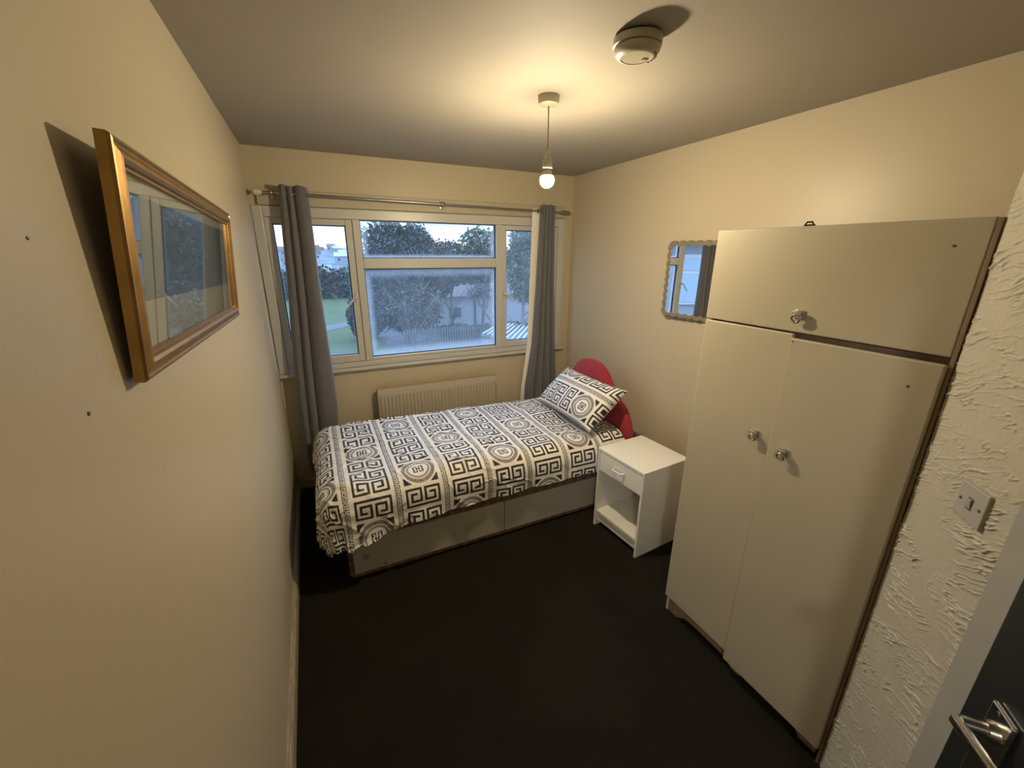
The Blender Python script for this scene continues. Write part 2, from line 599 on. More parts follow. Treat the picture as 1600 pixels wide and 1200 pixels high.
def grid_obj(name, P, m, parent=None, smooth=True, attr=None):
    """P: (nu, nv, 3) numpy grid"""
    nu, nv = P.shape[:2]
    me = bpy.data.meshes.new(name)
    co = P.reshape(-1, 3).astype(np.float32)
    idx = np.arange(nu * nv).reshape(nu, nv)
    q = np.stack([idx[:-1, :-1], idx[1:, :-1], idx[1:, 1:], idx[:-1, 1:]], -1).reshape(-1, 4)
    me.vertices.add(len(co)); me.vertices.foreach_set('co', co.ravel())
    me.loops.add(q.size); me.loops.foreach_set('vertex_index', q.ravel().astype(np.int32))
    me.polygons.add(len(q))
    me.polygons.foreach_set('loop_start', np.arange(0, q.size, 4, dtype=np.int32))
    me.polygons.foreach_set('loop_total', np.full(len(q), 4, dtype=np.int32))
    me.update(calc_edges=True)
    if smooth:
        me.polygons.foreach_set('use_smooth', np.ones(len(q), dtype=bool))
    if attr is not None:
        at = me.attributes.new('printmask', 'FLOAT', 'POINT')
        at.data.foreach_set('value', attr.ravel().astype(np.float32))
    me.materials.append(m)
    return new_obj(name, me, parent)


def empty(name, loc, rz=0.0):
    o = bpy.data.objects.new(name, None)
    o.empty_display_size = 0.1
    COL.objects.link(o)
    o.location = loc
    o.rotation_euler = (0, 0, rz)
    return o


def tag(o, label=None, cat=None, group=None, kind=None):
    if label: o['label'] = label
    if cat: o['category'] = cat
    if group: o['group'] = group
    if kind: o['kind'] = kind
    return o


def thing(name, label, cat, loc=(0, 0, 0), rz=0.0, group=None):
    return tag(empty(name, loc, rz), label, cat, group)


def struct(o, label=None):
    return tag(o, label, kind='structure')


def copy_tree(o, parent=None):
    c = o.copy()
    COL.objects.link(c)
    if parent is not None:
        c.parent = parent
    for ch in [k for k in bpy.data.objects if k.parent == o]:
        copy_tree(ch, c)
    return c


# value noise (numpy) for cloth and plaster relief
def vnoise(x, y, seed=0):
    rs = np.random.RandomState(seed)
    T = rs.rand(256, 256)
    xi = np.floor(x).astype(int); yi = np.floor(y).astype(int)
    fx = x - xi; fy = y - yi
    fx = fx * fx * (3 - 2 * fx); fy = fy * fy * (3 - 2 * fy)
    a = T[xi % 256, yi % 256]; b = T[(xi + 1) % 256, yi % 256]
    c = T[xi % 256, (yi + 1) % 256]; d = T[(xi + 1) % 256, (yi + 1) % 256]
    return (a * (1 - fx) + b * fx) * (1 - fy) + (c * (1 - fx) + d * fx) * fy


def fbm(x, y, seed=0, octv=4):
    s = 0; amp = 0.5
    for i in range(octv):
        s = s + amp * (vnoise(x * 2 ** i, y * 2 ** i, seed + i) - 0.5)
        amp *= 0.5
    return s


# ================================================================== THE ROOM
H = 2.40
W = 2.43
NEAR = -3.65
XD, YD = 1.745, -2.8490              # corner where the slanted wall starts
DS = Vector((-0.682, -0.731, 0))   # direction of the slanted wall
T = 0.12

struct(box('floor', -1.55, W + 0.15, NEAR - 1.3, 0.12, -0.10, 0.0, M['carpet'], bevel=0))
struct(box('ceiling', -1.55, W + 0.15, NEAR - 1.3, 0.12, H, H + 0.1, M['ceiling'], bevel=0))
wl = struct(box('wall_left', -T, 0, NEAR - T, 0.12, 0, H, M['wall'], bevel=0))
for (yy, zz, rd) in ((-2.582, 1.573, 0.003), (-2.589, 1.791, 0.002), (-1.02, 1.42, 0.003)):
    o = lathe('nail_hole', [(rd, 0), (rd, 0.0012), (rd * 0.5, 0.0016)], M['screw'], wl, 10, (0.0, yy, zz), 'X')

# right wall and the alcove wall beside the slanted wall
struct(box('wall_right', W, W + T, -2.97, 0.12, 0, H, M['wall'], bevel=0))
struct(box('wall_alcove', XD + 0.02, W, -2.97, -2.87, 0, H, M['wall'], bevel=0))

# back wall in pieces around the window opening, one mesh
WX0, WX1, WZ0, WZ1 = 0.0, 2.345, 0.920, 2.060
bm = bmesh.new()
add_box(bm, 0, W, 0, T, 0, WZ0)
add_box(bm, 0, W, 0, T, WZ1, H)
add_box(bm, WX1, W, 0, T, WZ0, WZ1)
struct(finish('wall_back', bm, M['wall']))

# slanted wall: rough troweled plaster, modelled relief
nS, nZ = 220, 1400
s = np.linspace(0, 0.312, nS)[:, None] * np.ones((1, nZ))
z = np.ones((nS, 1)) * np.linspace(0, H, nZ)[None, :]
a = np.radians(23)
p1 = (s * np.cos(a) + z * np.sin(a)); p2 = (-s * np.sin(a) + z * np.cos(a))
wx = fbm(s * 9, z * 9, 3) * 0.05
n1 = np.abs(fbm((p1 + wx) * 9, (p2 + wx) * 75, 11, 3))
n2 = np.abs(fbm((p1 - wx) * 14, (p2 + wx) * 95, 31, 3))
ridge = np.clip(0.055 - n1, 0, 1) / 0.055
gate = np.clip((vnoise(s * 12, z * 22, 51) - 0.38) * 4, 0, 1)
ridge2 = np.clip(0.045 - n2, 0, 1) / 0.045
gate2 = np.clip((vnoise(s * 15, z * 25, 71) - 0.42) * 4, 0, 1)
disp = 0.0040 * ridge ** 1.3 * gate + 0.0032 * ridge2 ** 1.3 * gate2 + 0.004 * fbm(s * 10, z * 10, 91, 4)
nx, ny = -0.731, 0.682
P = np.stack([XD + DS.x * s + nx * disp, YD + DS.y * s + ny * disp, z], -1)
struct(grid_obj('wall_slanted', P[::-1], M['rough']), 'rough plastered slanted wall with the light switch')
e1 = Vector((XD, YD, 0)); e2 = e1 + DS * 1.12
bm = bmesh.new()
n3 = Vector((nx, ny, 0))
def quad_prism(bm, a, b, off0, off1, z0, z1):
    vs = []
    for zz in (z0, z1):
        for q, of in ((a, off0), (b, off0), (b, off1), (a, off1)):
            v = q + n3 * of
            vs.append(bm.verts.new((v.x, v.y, zz)))
    for f in ((0, 1, 2, 3), (4, 7, 6, 5), (0, 4, 5, 1), (1, 5, 6, 2), (2, 6, 7, 3), (3, 7, 4, 0)):
        bm.faces.new([vs[i] for i in f])
quad_prism(bm, e1 + DS * 0.0, e2, -0.10, -0.006, 0, H)
bmesh.ops.recalc_face_normals(bm, faces=bm.faces)
struct(finish('wall_slanted_core', bm, M['wall'])).name = 'wall_diagonal'
bm = bmesh.new()
quad_prism(bm, e1 + DS * 0.308, e1 + DS * 1.10, -0.008, 0.004, 0, H)
bmesh.ops.recalc_face_normals(bm, faces=bm.faces)
struct(finish('trim_1', bm, M['trim']), 'smooth painted band beside the dark door')

# near wall with the doorway, and the landing outside it
bm = bmesh.new()
add_box(bm, 0.0, 0.02, NEAR - T, NEAR, 0, H)
add_box(bm, 0.72, 1.12, NEAR - T, NEAR, 0, H)
add_box(bm, 0.02, 0.72, NEAR - T, NEAR, 2.04, H)
struct(finish('wall_near', bm, M['wall']))
struct(box('wall_landing', -1.4, 1.3, NEAR - 1.3, NEAR - 1.18, 0, H, M['wall'], bevel=0))
struct(box('wall_landing_side', 1.12, 1.24, NEAR - 1.18, NEAR - T, 0, H, M['wall'], bevel=0)).name = 'wall_landing_right'

struct(box('wall_landing_left', -1.5, -1.4, NEAR - 1.3, NEAR + 0.02, 0, H, M['wall'], bevel=0))
struct(box('wall_landing_back', -1.4, -T, NEAR - T, NEAR, 0, H, M['wall'], bevel=0))
# globe light added on the unseen landing to brighten the lower wardrobe and slanted wall
LANDING_FILL_STRENGTH = 150.0
lm = bpy.data.materials.new('landing_fill_globe')
lm.use_nodes = True
le = lm.node_tree.nodes.new('ShaderNodeEmission')
le.inputs['Color'].default_value = (1.0, 0.93, 0.82, 1)
le.inputs['Strength'].default_value = LANDING_FILL_STRENGTH
lm.node_tree.links.new(le.outputs[0], lm.node_tree.nodes['Material Output'].inputs[0])
lg = thing('landing_fill_light', 'added fill light, a white globe on the unseen landing outside the doorway', 'lamp', (-0.30, -4.35, 2.40))
lathe('globe_fitting', [(0.05, 0), (0.05, -0.02), (0.03, -0.05)], M['trim'], lg, 20)
lathe('globe', [(0.03, -0.05), (0.062, -0.072), (0.085, -0.11), (0.09, -0.14), (0.085, -0.17), (0.062, -0.208), (0.02, -0.228)], lm, lg, 28)

# skirting boards: rounded-top board
def skirting(name, p0, p1, inward, h=0.088, t=0.018):
    p0 = Vector(p0); p1 = Vector(p1); inw = Vector(inward)
    prof = [(0, 0), (t, 0), (t, h * 0.74), (t * 0.72, h * 0.86), (t * 0.45, h * 0.9), (t * 0.4, h), (0, h)]
    bm = bmesh.new()
    A = [bm.verts.new(p0 + inw * a + Vector((0, 0, b))) for a, b in prof]
    B = [bm.verts.new(p1 + inw * a + Vector((0, 0, b))) for a, b in prof]
    n = len(prof)
    for i in range(n):
        bm.faces.new((A[i], A[(i + 1) % n], B[(i + 1) % n], B[i]))
    bm.faces.new(A); bm.faces.new(B[::-1])
    bmesh.ops.recalc_face_normals(bm, faces=bm.faces)
    return struct(finish(name, bm, M['skirt']))
skirting('baseboard_left', (0, NEAR, 0), (0, 0, 0), (1, 0, 0))
skirting('baseboard_back', (0.018, 0, 0), (W - 0.018, 0, 0), (0, -1, 0))
skirting('baseboard_right', (W, -2.06, 0), (W, 0, 0), (-1, 0, 0))

# ------------------------------------------------------------------ window
struct(box('trim_2', 0.045, 2.330, -0.022, 0.0, 2.062, 2.155, M['batten'], bevel=0.004), 'painted wooden batten behind the curtain pole')
struct(box('trim_3', 0.0, 2.362, -0.042, 0.0, 0.912, 0.934, M['upvc'], bevel=0.004), 'narrow white window ledge')
win = struct(empty('window_1', (0, 0, 0)))
Y0, Y1 = -0.018, 0.05
def fbar(name, x0, x1, z0, z1, y0=Y0, y1=Y1, parent=win, bv=0.005):
    return box(name, x0, x1, y0, y1, z0, z1, M['upvc'], parent, bv)
fbar('jamb', 0.004, 0.062, 0.935, 2.058)
fbar('jamb', 2.283, 2.345, 0.935, 2.058)
fbar('head', 0.062, 2.283, 1.992, 2.058)
fbar('sill_rail', 0.062, 2.283, 0.935, 0.975)
fbar('mullion', 0.600, 0.650, 0.975, 1.992)
fbar('mullion', 1.695, 1.748, 0.975, 1.992)
fbar('transom', 0.650, 1.695, 1.660, 1.732)
fbar('bottom_bead', 0.650, 1.695, 0.975, 1.000, -0.012, 0.04)

def add_gasket(parent, x0, x1, z0, z1, y=0.004):
    bm = bmesh.new(); g = 0.006
    add_box(bm, x0, x0 + g, y, y + 0.02, z0, z1)
    add_box(bm, x1 - g, x1, y, y + 0.02, z0, z1)
    add_box(bm, x0 + g, x1 - g, y, y + 0.02, z0, z0 + g)
    add_box(bm, x0 + g, x1 - g, y, y + 0.02, z1 - g, z1)
    return finish('gasket', bm, M['gasket'], parent)
def casement(x0, x1, z0, z1, b, pane):
    bm = bmesh.new(); y0, y1 = -0.008, 0.042
    add_box(bm, x0, x0 + b, y0, y1, z0, z1, 0.004)
    add_box(bm, x1 - b, x1, y0, y1, z0, z1, 0.004)
    add_box(bm, x0 + b, x1 - b, y0, y1, z0, z0 + b + 0.012, 0.004)
    add_box(bm, x0 + b, x1 - b, y0, y1, z1 - b * 0.9, z1, 0.004)
    c = finish('casement', bm, M['upvc'], win)
    add_gasket(c, x0 + b, x1 - b, z0 + b + 0.012, z1 - b * 0.9)
    box('pane', x0 + b + .002, x1 - b - .002, 0.016, 0.020, z0 + b + .014, z1 - b * 0.9 - .002, pane, c, 0)
    return c
c1 = casement(0.064, 0.598, 0.977, 1.990, 0.044, M['pane_clear'])
c2 = casement(1.750, 2.281, 0.977, 1.990, 0.040, M['pane_side'])
add_gasket(win, 0.650, 1.695, 1.732, 1.992)
box('pane', 0.656, 1.689, 0.016, 0.020, 1.738, 1.986, M['pane_drops'], win, 0)
add_gasket(win, 0.650, 1.695, 1.000, 1.660)
box('pane', 0.656, 1.689, 0.016, 0.020, 1.006, 1.654, M['pane_mist'], win, 0)
def casement_handle(parent, px, pz, tip):
    bm = bmesh.new()
    add_box(bm, px - 0.010, px + 0.010, -0.018, -0.008, pz - 0.035, pz + 0.035, 0.003)
    add_tube(bm, [(px, -0.018, pz), (px, -0.034, pz), (px - (px - tip[0]) * 0.15, -0.040, pz + 0.004), (tip[0], -0.044, tip[1])], [0.008, 0.008, 0.007, 0.005], 10)
    bmesh.ops.recalc_face_normals(bm, faces=bm.faces)
    o = finish('window_handle', bm, M['upvc'], parent)
    auto_smooth(o)
casement_handle(c1, 0.578, 1.455, (0.490, 1.375))
casement_handle(c2, 1.765, 1.440, (1.845, 1.385))

# ------------------------------------------------------------------ wardrobe
X = 1.740
wd = thing('wardrobe', 'tall cream wardrobe with two doors and a top flap door', 'wardrobe', (X, -2.4615, 0))
# local: x away from front, y from -0.377 (camera side) to +0.377 (window side)
ya, yb = -0.3765, 0.3765
box('side_panel', 0.020, 0.600, yb - 0.016, yb, 0.0, 1.860, M['cream'], wd, 0.001)
box('side_panel', 0.000, 0.600, ya - 0.009, ya + 0.0005, 0.0, 1.862, M['brownwood'], wd, 0.001)['label'] = 'brown unpainted side panel'
box('top_panel', 0.020, 0.600, ya + .001, yb - .016, 1.844, 1.860, M['cream'], wd, 0.001)
box('back_panel', 0.592, 0.600, ya + .001, yb - .016, 0.05, 1.844, M['brownwood'], wd, 0)
box('bottom_panel', 0.060, 0.592, ya + .001, yb - .016, 0.075, 0.092, M['brownwood'], wd, 0.001)
box('divider_rail', 0.026, 0.30, ya + .001, yb - .016, 1.492, 1.522, M['brownwood'], wd, 0.001)
# plinth with scalloped bracket feet
yy0, yy1 = ya + 0.017, yb - 0.017
pts = [(yy0, 0.0), (yy0 + 0.06, 0.0), (yy0 + 0.075, 0.022), (yy0 + 0.10, 0.036), (yy0 + 0.26, 0.040), (-0.075, 0.038), (-0.055, 0.022),
       (-0.035, 0.012), (-0.005, 0.012), (0.012, 0.024), (0.03, 0.038), (yy1 - 0.16, 0.040), (yy1 - 0.10, 0.034), (yy1 - 0.075, 0.016), (yy1 - 0.055, 0.0), (yy1, 0.0), (yy1, 0.064), (yy0, 0.064)]
prism('plinth', pts, 'x', 0.026, 0.044, M['brownwood'], wd)

def ring_pull(parent, y, z):
    bm = bmesh.new()
    add_box(bm, -0.005, 0.0, y - 0.015, y + 0.015, z - 0.010, z + 0.020, 0.002)
    add_tube(bm, [(-0.004, y, z + 0.007), (-0.018, y, z + 0.007)], [0.008, 0.006], 12)
    add_box(bm, -0.022, -0.010, y - 0.013, y + 0.013, z + 0.002, z + 0.018, 0.003)
    torus_bm(bm, (-0.019, y, z - 0.008), 0.0125, 0.0038, (1, 0.0, 0.30), 24, 8)
    bmesh.ops.recalc_face_normals(bm, faces=bm.faces)
    o = finish('ring_pull', bm, M['chrome'], parent)
    auto_smooth(o)
    return o

def door_panel(name, x0, y0, y1, z0, z1):
    return box(name, x0, x0 + 0.018, y0, y1, z0, z1, M['cream'], wd, 0.004)
d1 = door_panel('flap_door', 0.0, ya + 0.001, yb, 1.527, 1.864)
d1['label'] = 'wide top flap door'
d2 = door_panel('door', 0.001, 0.0195, yb, 0.096, 1.521)
d3 = door_panel('door', -0.012, ya + 0.0015, 0.0185, 0.066, 1.508)
def pull_on(d, y, z, x):
    o = ring_pull(d, 0, 0)
    o.location = (x, y, z)
pull_on(d1, -2.449 + 2.4615, 1.582, 0.0)
pull_on(d2, -2.383 + 2.4615, 1.124, 0.001)
pull_on(d3, -2.504 + 2.4615, 1.103, -0.012)
for zz in (1.46, 0.72, 0.16):
    bm = bmesh.new()
    add_tube(bm, [(0.010, ya + 0.000, zz - 0.028), (0.010, ya + 0.000, zz + 0.028)], 0.0045, 10)
    add_box(bm, 0.010, 0.030, ya - 0.002, ya + 0.001, zz - 0.024, zz + 0.024, 0.0005)
    finish('hinge', bm, M['screw'], wd)
for (yy, zz, px) in ((-2.775 + 2.4615, 1.800, 0.0), (-2.775 + 2.4615, 1.435, -0.012)):
    lathe('screw_cap', [(0.0035, 0), (0.0035, -0.0012), (0.002, -0.002)], M['screw'], wd, 10, (px, yy, zz), 'X')
lathe('knob_hole', [(0.003, 0), (0.003, -0.001)], M['screw'], wd, 10, (-0.012, 0.010, 1.498), 'X')
bm = bmesh.new()
add_box(bm, 0.004, 0.020, 0.034, 0.062, 1.864, 1.869, 0.001)
add_tube(bm, [(0.010, 0.036, 1.869), (0.010, 0.040, 1.876), (0.010, 0.056, 1.876), (0.010, 0.060, 1.869)], 0.0028, 8)
finish('catch', bm, M['dark'], wd)['label'] = 'small black catch on the top edge'

# ------------------------------------------------------------------ bed
bed = thing('divan_bed', 'single divan bed with brown base, white side panels and red headboard', 'bed', (1.23, -0.72, 0))
# local: x from -0.953 (foot) to 0.95 (head), y -0.47..0.47
bm = bmesh.new()
vs = add_box(bm, -0.950, 0.945, -0.468, 0.468, 0.012, 0.300)
es = [e for e in bm.edges if abs((e.verts[0].co - e.verts[1].co).z) > 0.1]
bmesh.ops.bevel(bm, geom=es, offset=0.035, segments=5, affect='EDGES', profile=0.5)
finish('divan_base', bm, M['plaid'], bed)
bm = bmesh.new()
add_box(bm, -0.945, 0.940, -0.462, 0.462, 0.302, 0.500, 0.030)
finish('mattress', bm, M['plaid'], bed)
pA = box('drawer_front', -0.922, 0.0005, -0.478, -0.468, 0.042, 0.258, M['panel'], bed, 0.002)
pB = box('drawer_front', 0.0045, 0.930, -0.478, -0.468, 0.042, 0.258, M['panel'], bed, 0.002)
gm = lathe('glue_mark', [(0.017, 0), (0.017, -0.0008), (0.012, -0.0012)], mat('old_glue', (0.26, 0.18, 0.07), 0.6, noise=(60, 0.9), col2=(0.40, 0.32, 0.16)), pA, 20, (-0.855, -0.478, 0.140), 'Y')
lathe('chip', [(0.006, 0), (0.005, -0.0008)], M['dark'], pA, 10, (-0.755, -0.478, 0.060), 'Y')
for xx in (-0.9, 0.88):
    for yy in (-0.41, 0.41):
        lathe('foot', [(0.022, 0), (0.022, 0.014)], M['dark'], bed, 16, (xx, yy, 0))
# headboard: central arch with rounded shoulders
half = [(0.0, 0.985), (0.05, 0.983), (0.10, 0.972), (0.15, 0.948), (0.195, 0.912), (0.23, 0.870), (0.262, 0.828), (0.295, 0.792),
        (0.335, 0.762), (0.375, 0.740), (0.415, 0.712), (0.450, 0.672), (0.478, 0.622), (0.495, 0.565), (0.500, 0.500), (0.498, 0.300)]
pts = [(-y, z) for y, z in reversed(half)] + half[1:]
pts = [(y - 0.005, z) for y, z in pts]
o = prism('headboard', pts, 'x', 0.952, 1.010, M['red'], bed, bevel=0.018, smooth=True)
o['label'] = 'red padded headboard with a central arch'
for yy in (-0.30, 0.30):
    box('strut', 1.010, 1.028, yy - 0.025, yy + 0.025, 0.05, 0.55, M['brownwood'], bed, 0.002)

# ---- key print of the bed linen
HALF = ["111111101111111", "100000101000001", "101110101011101", "101000101000101", "101000101000101", "101111101111101", "100000000000001", "111111111111111"]
HALF_A = np.array([[int(c) for c in r] for r in HALF])
FULL_A = np.concatenate([HALF_A, HALF_A[::-1][1:]], 0)
STRIP = ["1111111", "1000001", "1011101", "1010001", "1011111", "1000000"]
STRIP_A = np.array([[int(c) for c in r] for r in STRIP])
SMALL = ["111101111", "100101001", "110101011", "100101001", "101111101", "100101001", "110101011", "100101001", "111101111"]
SMALL_A = np.array([[int(c) for c in r] for r in SMALL])
PU, PV = 0.272, 0.69

def bitmap(A, a, b, w, h):
    """a,b in 0..1 over the bitmap (a across columns, b down rows); outside -> 0"""
    R, C = A.shape
    inside = (a >= 0) & (a < 1) & (b >= 0) & (b < 1)
    ci = np.clip((a * C).astype(int), 0, C - 1); ri = np.clip((b * R).astype(int), 0, R - 1)
    return np.where(inside, A[ri, ci], 0)

def pattern(u, v, u0=0.169, v0e=0.425, v0o=0.77):
    k = np.floor((u - u0) / PU + 0.5).astype(int)
    du = u - (u0 + k * PU)
    v0 = np.where(k % 2 == 0, v0e, v0o)
    dv = np.mod(v - v0 + PV / 2, PV) - PV / 2
    out = np.zeros_like(u)
    hw = 0.098
    # circle medallion
    r = np.sqrt(du ** 2 + dv ** 2)
    insq = (np.abs(du) < hw) & (np.abs(dv) < hw * 1.0)
    corner = insq & (np.abs(du) + np.abs(dv) > 0.150) & (r > 0.106)
    ang = np.arctan2(dv, du)
    ring = (r < 0.096) & (r > 0.074)
    q = np.mod(ang * 26 / PI, 1.0); rad = (r - 0.074) / 0.022
    ringp = ring & ((rad < 0.18) | (rad > 0.84) | ((q < 0.32)) | ((rad > 0.4) & (rad < 0.62)))
    ring2 = (r < 0.066) & (r > 0.061)
    ring3 = (r < 0.058) & (r > 0.0545)
    sm = bitmap(SMALL_A, (du + 0.029) / 0.058, (dv + 0.029) / 0.058, 1, 1)
    out = np.maximum(out, (corner | ringp | ring2 | ring3).astype(float))
    out = np.maximum(out, sm)
    # half keys opening towards the medallions
    adv = np.abs(dv)
    hk = bitmap(HALF_A, (du + hw) / (2 * hw), (adv - 0.118) / 0.106, 1, 1)
    out = np.maximum(out, hk)
    ev = adv - PV / 2
    fk = bitmap(FULL_A, (du + hw) / (2 * hw), (ev + 0.098) / 0.196, 1, 1)
    out = np.maximum(out, fk)
    # running key strips between the columns
    dsu = np.abs(du) - PU / 2
    su = np.where(du > 0, du - PU / 2, du + PU / 2)
    st = bitmap(STRIP_A, (su + 0.015) / 0.030, np.mod(v, 0.026) / 0.026, 1, 1)
    out = np.maximum(out, st)
    return out

def pattern_aa(u, v, du, dv, **k):
    acc = 0
    for i in (-0.33, 0, 0.33):
        for j in (-0.33, 0, 0.33):
            acc = acc + pattern(u + i * du, v + j * dv, **k)
    return acc / 9.0

# ---- duvet
X0, YN, YF = 0.300, -1.100, -0.310
RR = 0.135
nu_, nv_ = 620, 520
u = np.linspace(X0 - 0.40, 2.165, nu_)[:, None] * np.ones((1, nv_))
vmin, vmax = 0.02, 1.50
vv = np.ones((nu_, 1)) * np.linspace(vmin, vmax, nv_)[None, :]   # v = -y on the flat
# near hem shortens towards the head end and is wavy
hem = 1.0 - 0.17 * np.clip((u - 0.30) / 0.35, 0, 1) - np.clip((u - 0.3) / 1.9, 0, 1) * 0.078 + 0.004 * np.sin(u * 17) * (u > 0.2)
vcl = -YN + (vv + YN) * np.where(vv > -YN, hem, 1.0)
dx = np.minimum(u - X0, 0.0)
dyn = np.maximum(vcl + YN, 0.0)         # beyond near edge
dyf = np.maximum(-YF - vcl, 0.0)        # beyond far edge
dy = -dyn + dyf
pn = 6.0
e = (np.abs(dx) ** pn + np.abs(dy) ** pn) ** (1 / pn)
L2 = np.sqrt(dx ** 2 + dy ** 2) + 1e-9
ox, oy = dx / L2, dy / L2
q = np.clip(e / RR, 0, PI / 2)
rest = np.maximum(e - RR * PI / 2, 0)
outd = RR * np.sin(q) + rest * 0.05
down = RR * (1 - np.cos(q)) + rest * 0.995
cx = np.where(dx < 0, X0, u)
cy = np.where(dy != 0, np.where(dy < 0, YN, YF), -vcl)
topz = 0.572 + 0.030 * np.clip((1.6 - u) / 1.4, 0, 1) * np.clip((0.8 - vcl) / 0.6, 0, 1) - 0.006 * np.clip((u - 1.2), 0, 1)
# quilt loft: soft crown near the middle, wrinkles
wr = fbm(u * 3.2, vcl * 3.2, 5, 3) * 0.050
c1_ = np.abs(fbm(u * 3.0 + vcl * 1.0, vcl * 5 - u * 1.5, 17, 3)); crease = np.clip(0.05 - c1_, 0, 1) / 0.05
c2_ = np.abs(fbm(u * 5.5 - vcl * 2.5, vcl * 4 + u * 2, 27, 3)); crease2 = np.clip(0.04 - c2_, 0, 1) / 0.04
gatew = np.clip(1.25 - u * 0.55, 0.3, 1.0)
wrz = wr + gatew * (0.011 * crease ** 1.3 + 0.008 * crease2 ** 1.3)
flat = np.clip(1 - e / (RR * 1.6), 0, 1)
foldn = 0.011 * np.sin(u * 21 + 2 * fbm(u * 3, vcl * 3, 8)) + 0.006 * np.sin(u * 47 + 1) + 0.5 * wrz
foldl = 0.008 * np.sin(vcl * 11 + 1) + 0.25 * wrz
side = np.clip(rest / 0.20, 0, 1)
offn = side * np.where(np.abs(dy) > np.abs(dx), foldn, foldl) + (1 - flat) * wrz * 0.8
px = cx + ox * (outd + offn)
py = cy + oy * (outd + offn)
pz = topz - down + flat * wrz
# far side tucked just off the radiator
py = np.minimum(py, -0.165)
P = np.stack([px, py, pz], -1)
mask = pattern_aa(u, vcl, 0.0045, 0.003)
dv_ = grid_obj('duvet', P[::-1], M['keyprint'], attr=mask[::-1])
tag(dv_, 'black and white duvet with a square key print spread over the bed', 'duvet')
sm_ = dv_.modifiers.new('thickness', 'SOLIDIFY'); sm_.thickness = 0.012; sm_.offset = -1

# ---- pillow
pc = np.array([2.005, -0.835, 0.742])
ea = np.array([-0.006, -0.376, 0.008])      # half length towards the camera side
eb = np.array([0.128, -0.028, 0.140])       # half height, leaning back on the headboard
en = np.cross(eb, ea); en = en / np.linalg.norm(en)
if en[0] > 0: en = -en
na_, nb_ = 240, 150
def pillow_face(sign):
    a = np.linspace(-1, 1, na_)[:, None] * np.ones((1, nb_))
    b = np.ones((na_, 1)) * np.linspace(-1, 1, nb_)[None, :]
    pin = 0.075
    sa = a * (1 - pin * (1 - b ** 4) * np.abs(a) ** 3 * 0.9)
    sb = b * (1 - pin * 1.2 * (1 - a ** 4) * np.abs(b) ** 3)
    th = 0.105 * (np.clip((1 - a ** 2) * (1 - b ** 2), 0, 1)) ** 0.42
    th = th * (1 - 0.18 * np.exp(-((a - 0.1) / 0.4) ** 2) * np.clip(b, 0, 1))
    wrn = fbm(a * 3.2, b * 2.6, 41, 4) * 0.020 * (1 - np.maximum(np.abs(a), np.abs(b)) ** 6)
    P = pc + sa[..., None] * ea + sb[..., None] * eb + (sign * th + wrn * sign)[..., None] * en
    # printed stripes run along the pillow
    m_ = pattern_aa(-b * 0.205, a * 0.376, 0.0027, 0.003, u0=0.072, v0e=0.225, v0o=-0.135)
    return P, m_
Pf, mf = pillow_face(1)
Pb, mb = pillow_face(-1)
bo = grid_obj('pillow', np.concatenate([Pf, Pb[::-1]], 0), M['keyprint'], attr=np.concatenate([mf, mb[::-1]], 0))
bm = bmesh.new(); bm.from_mesh(bo.data)
bmesh.ops.remove_doubles(bm, verts=bm.verts, dist=0.0006)
bmesh.ops.recalc_face_normals(bm, faces=bm.faces)
bm.to_mesh(bo.data); bm.free()
bo.data.polygons.foreach_set('use_smooth', [True] * len(bo.data.polygons))
tag(bo, 'plump pillow in the same key print leaning on the red headboard', 'pillow')

# ------------------------------------------------------------------ nightstand
ns = thing('nightstand', 'white bedside cabinet with one drawer above an open shelf', 'nightstand', (1.852, -1.535, 0), math.radians(4.2))
# local x 0 front .. 0.385 back ; y -0.194 (camera side) .. 0.194
hy, dp, ht = 0.194, 0.385, 0.580
box('side_panel', 0.0, dp, -hy, -hy + 0.015, 0, ht - 0.015, M['white'], ns, 0.001)
box('side_panel', 0.0, dp, hy - 0.015, hy, 0, ht - 0.015, M['white'], ns, 0.001)
box('top_panel', -0.002, dp, -hy - 0.001, hy + 0.001, ht - 0.015, ht, M['white'], ns, 0.0015)
box('back_panel', dp - 0.006, dp, -hy + .015, hy - .015, 0.03, ht - .015, M['white'], ns, 0)
box('shelf', 0.006, dp - .006, -hy + .015, hy - .015, 0.105, 0.120, M['white'], ns, 0.001)
box('plinth', 0.022, 0.036, -hy + .015, hy - .015, 0.035, 0.105, M['white'], ns, 0.001)
dr = box('drawer', 0.002, 0.018, -hy + .017, hy - .017, 0.428, ht - 0.018, M['white'], ns, 0.001)
bm = bmesh.new()
add_box(bm, 0.018, dp - .03, -hy + .03, hy - .03, 0.440, 0.446)
add_box(bm, 0.018, dp - .03, -hy + .03, -hy + .04, 0.446, 0.54)
add_box(bm, 0.018, dp - .03, hy - .04, hy - .03, 0.446, 0.54)
finish('drawer_box', bm, M['white'], dr)
hz = 0.502
tube('handle', [(0.002, 0.040, hz), (-0.016, 0.038, hz), (-0.024, 0.030, hz), (-0.025, 0.0, hz), (-0.024, -0.030, hz), (-0.016, -0.038, hz), (0.002, -0.040, hz)], 0.0052, M['white'], dr, 10)
for (lx, lz) in ((0.09, 0.112), (0.05, 0.06)):
    lathe('dowel_cap', [(0.004, 0), (0.004, -0.0008)], M['panel'], ns, 10, (lx, -hy, lz), 'Y')

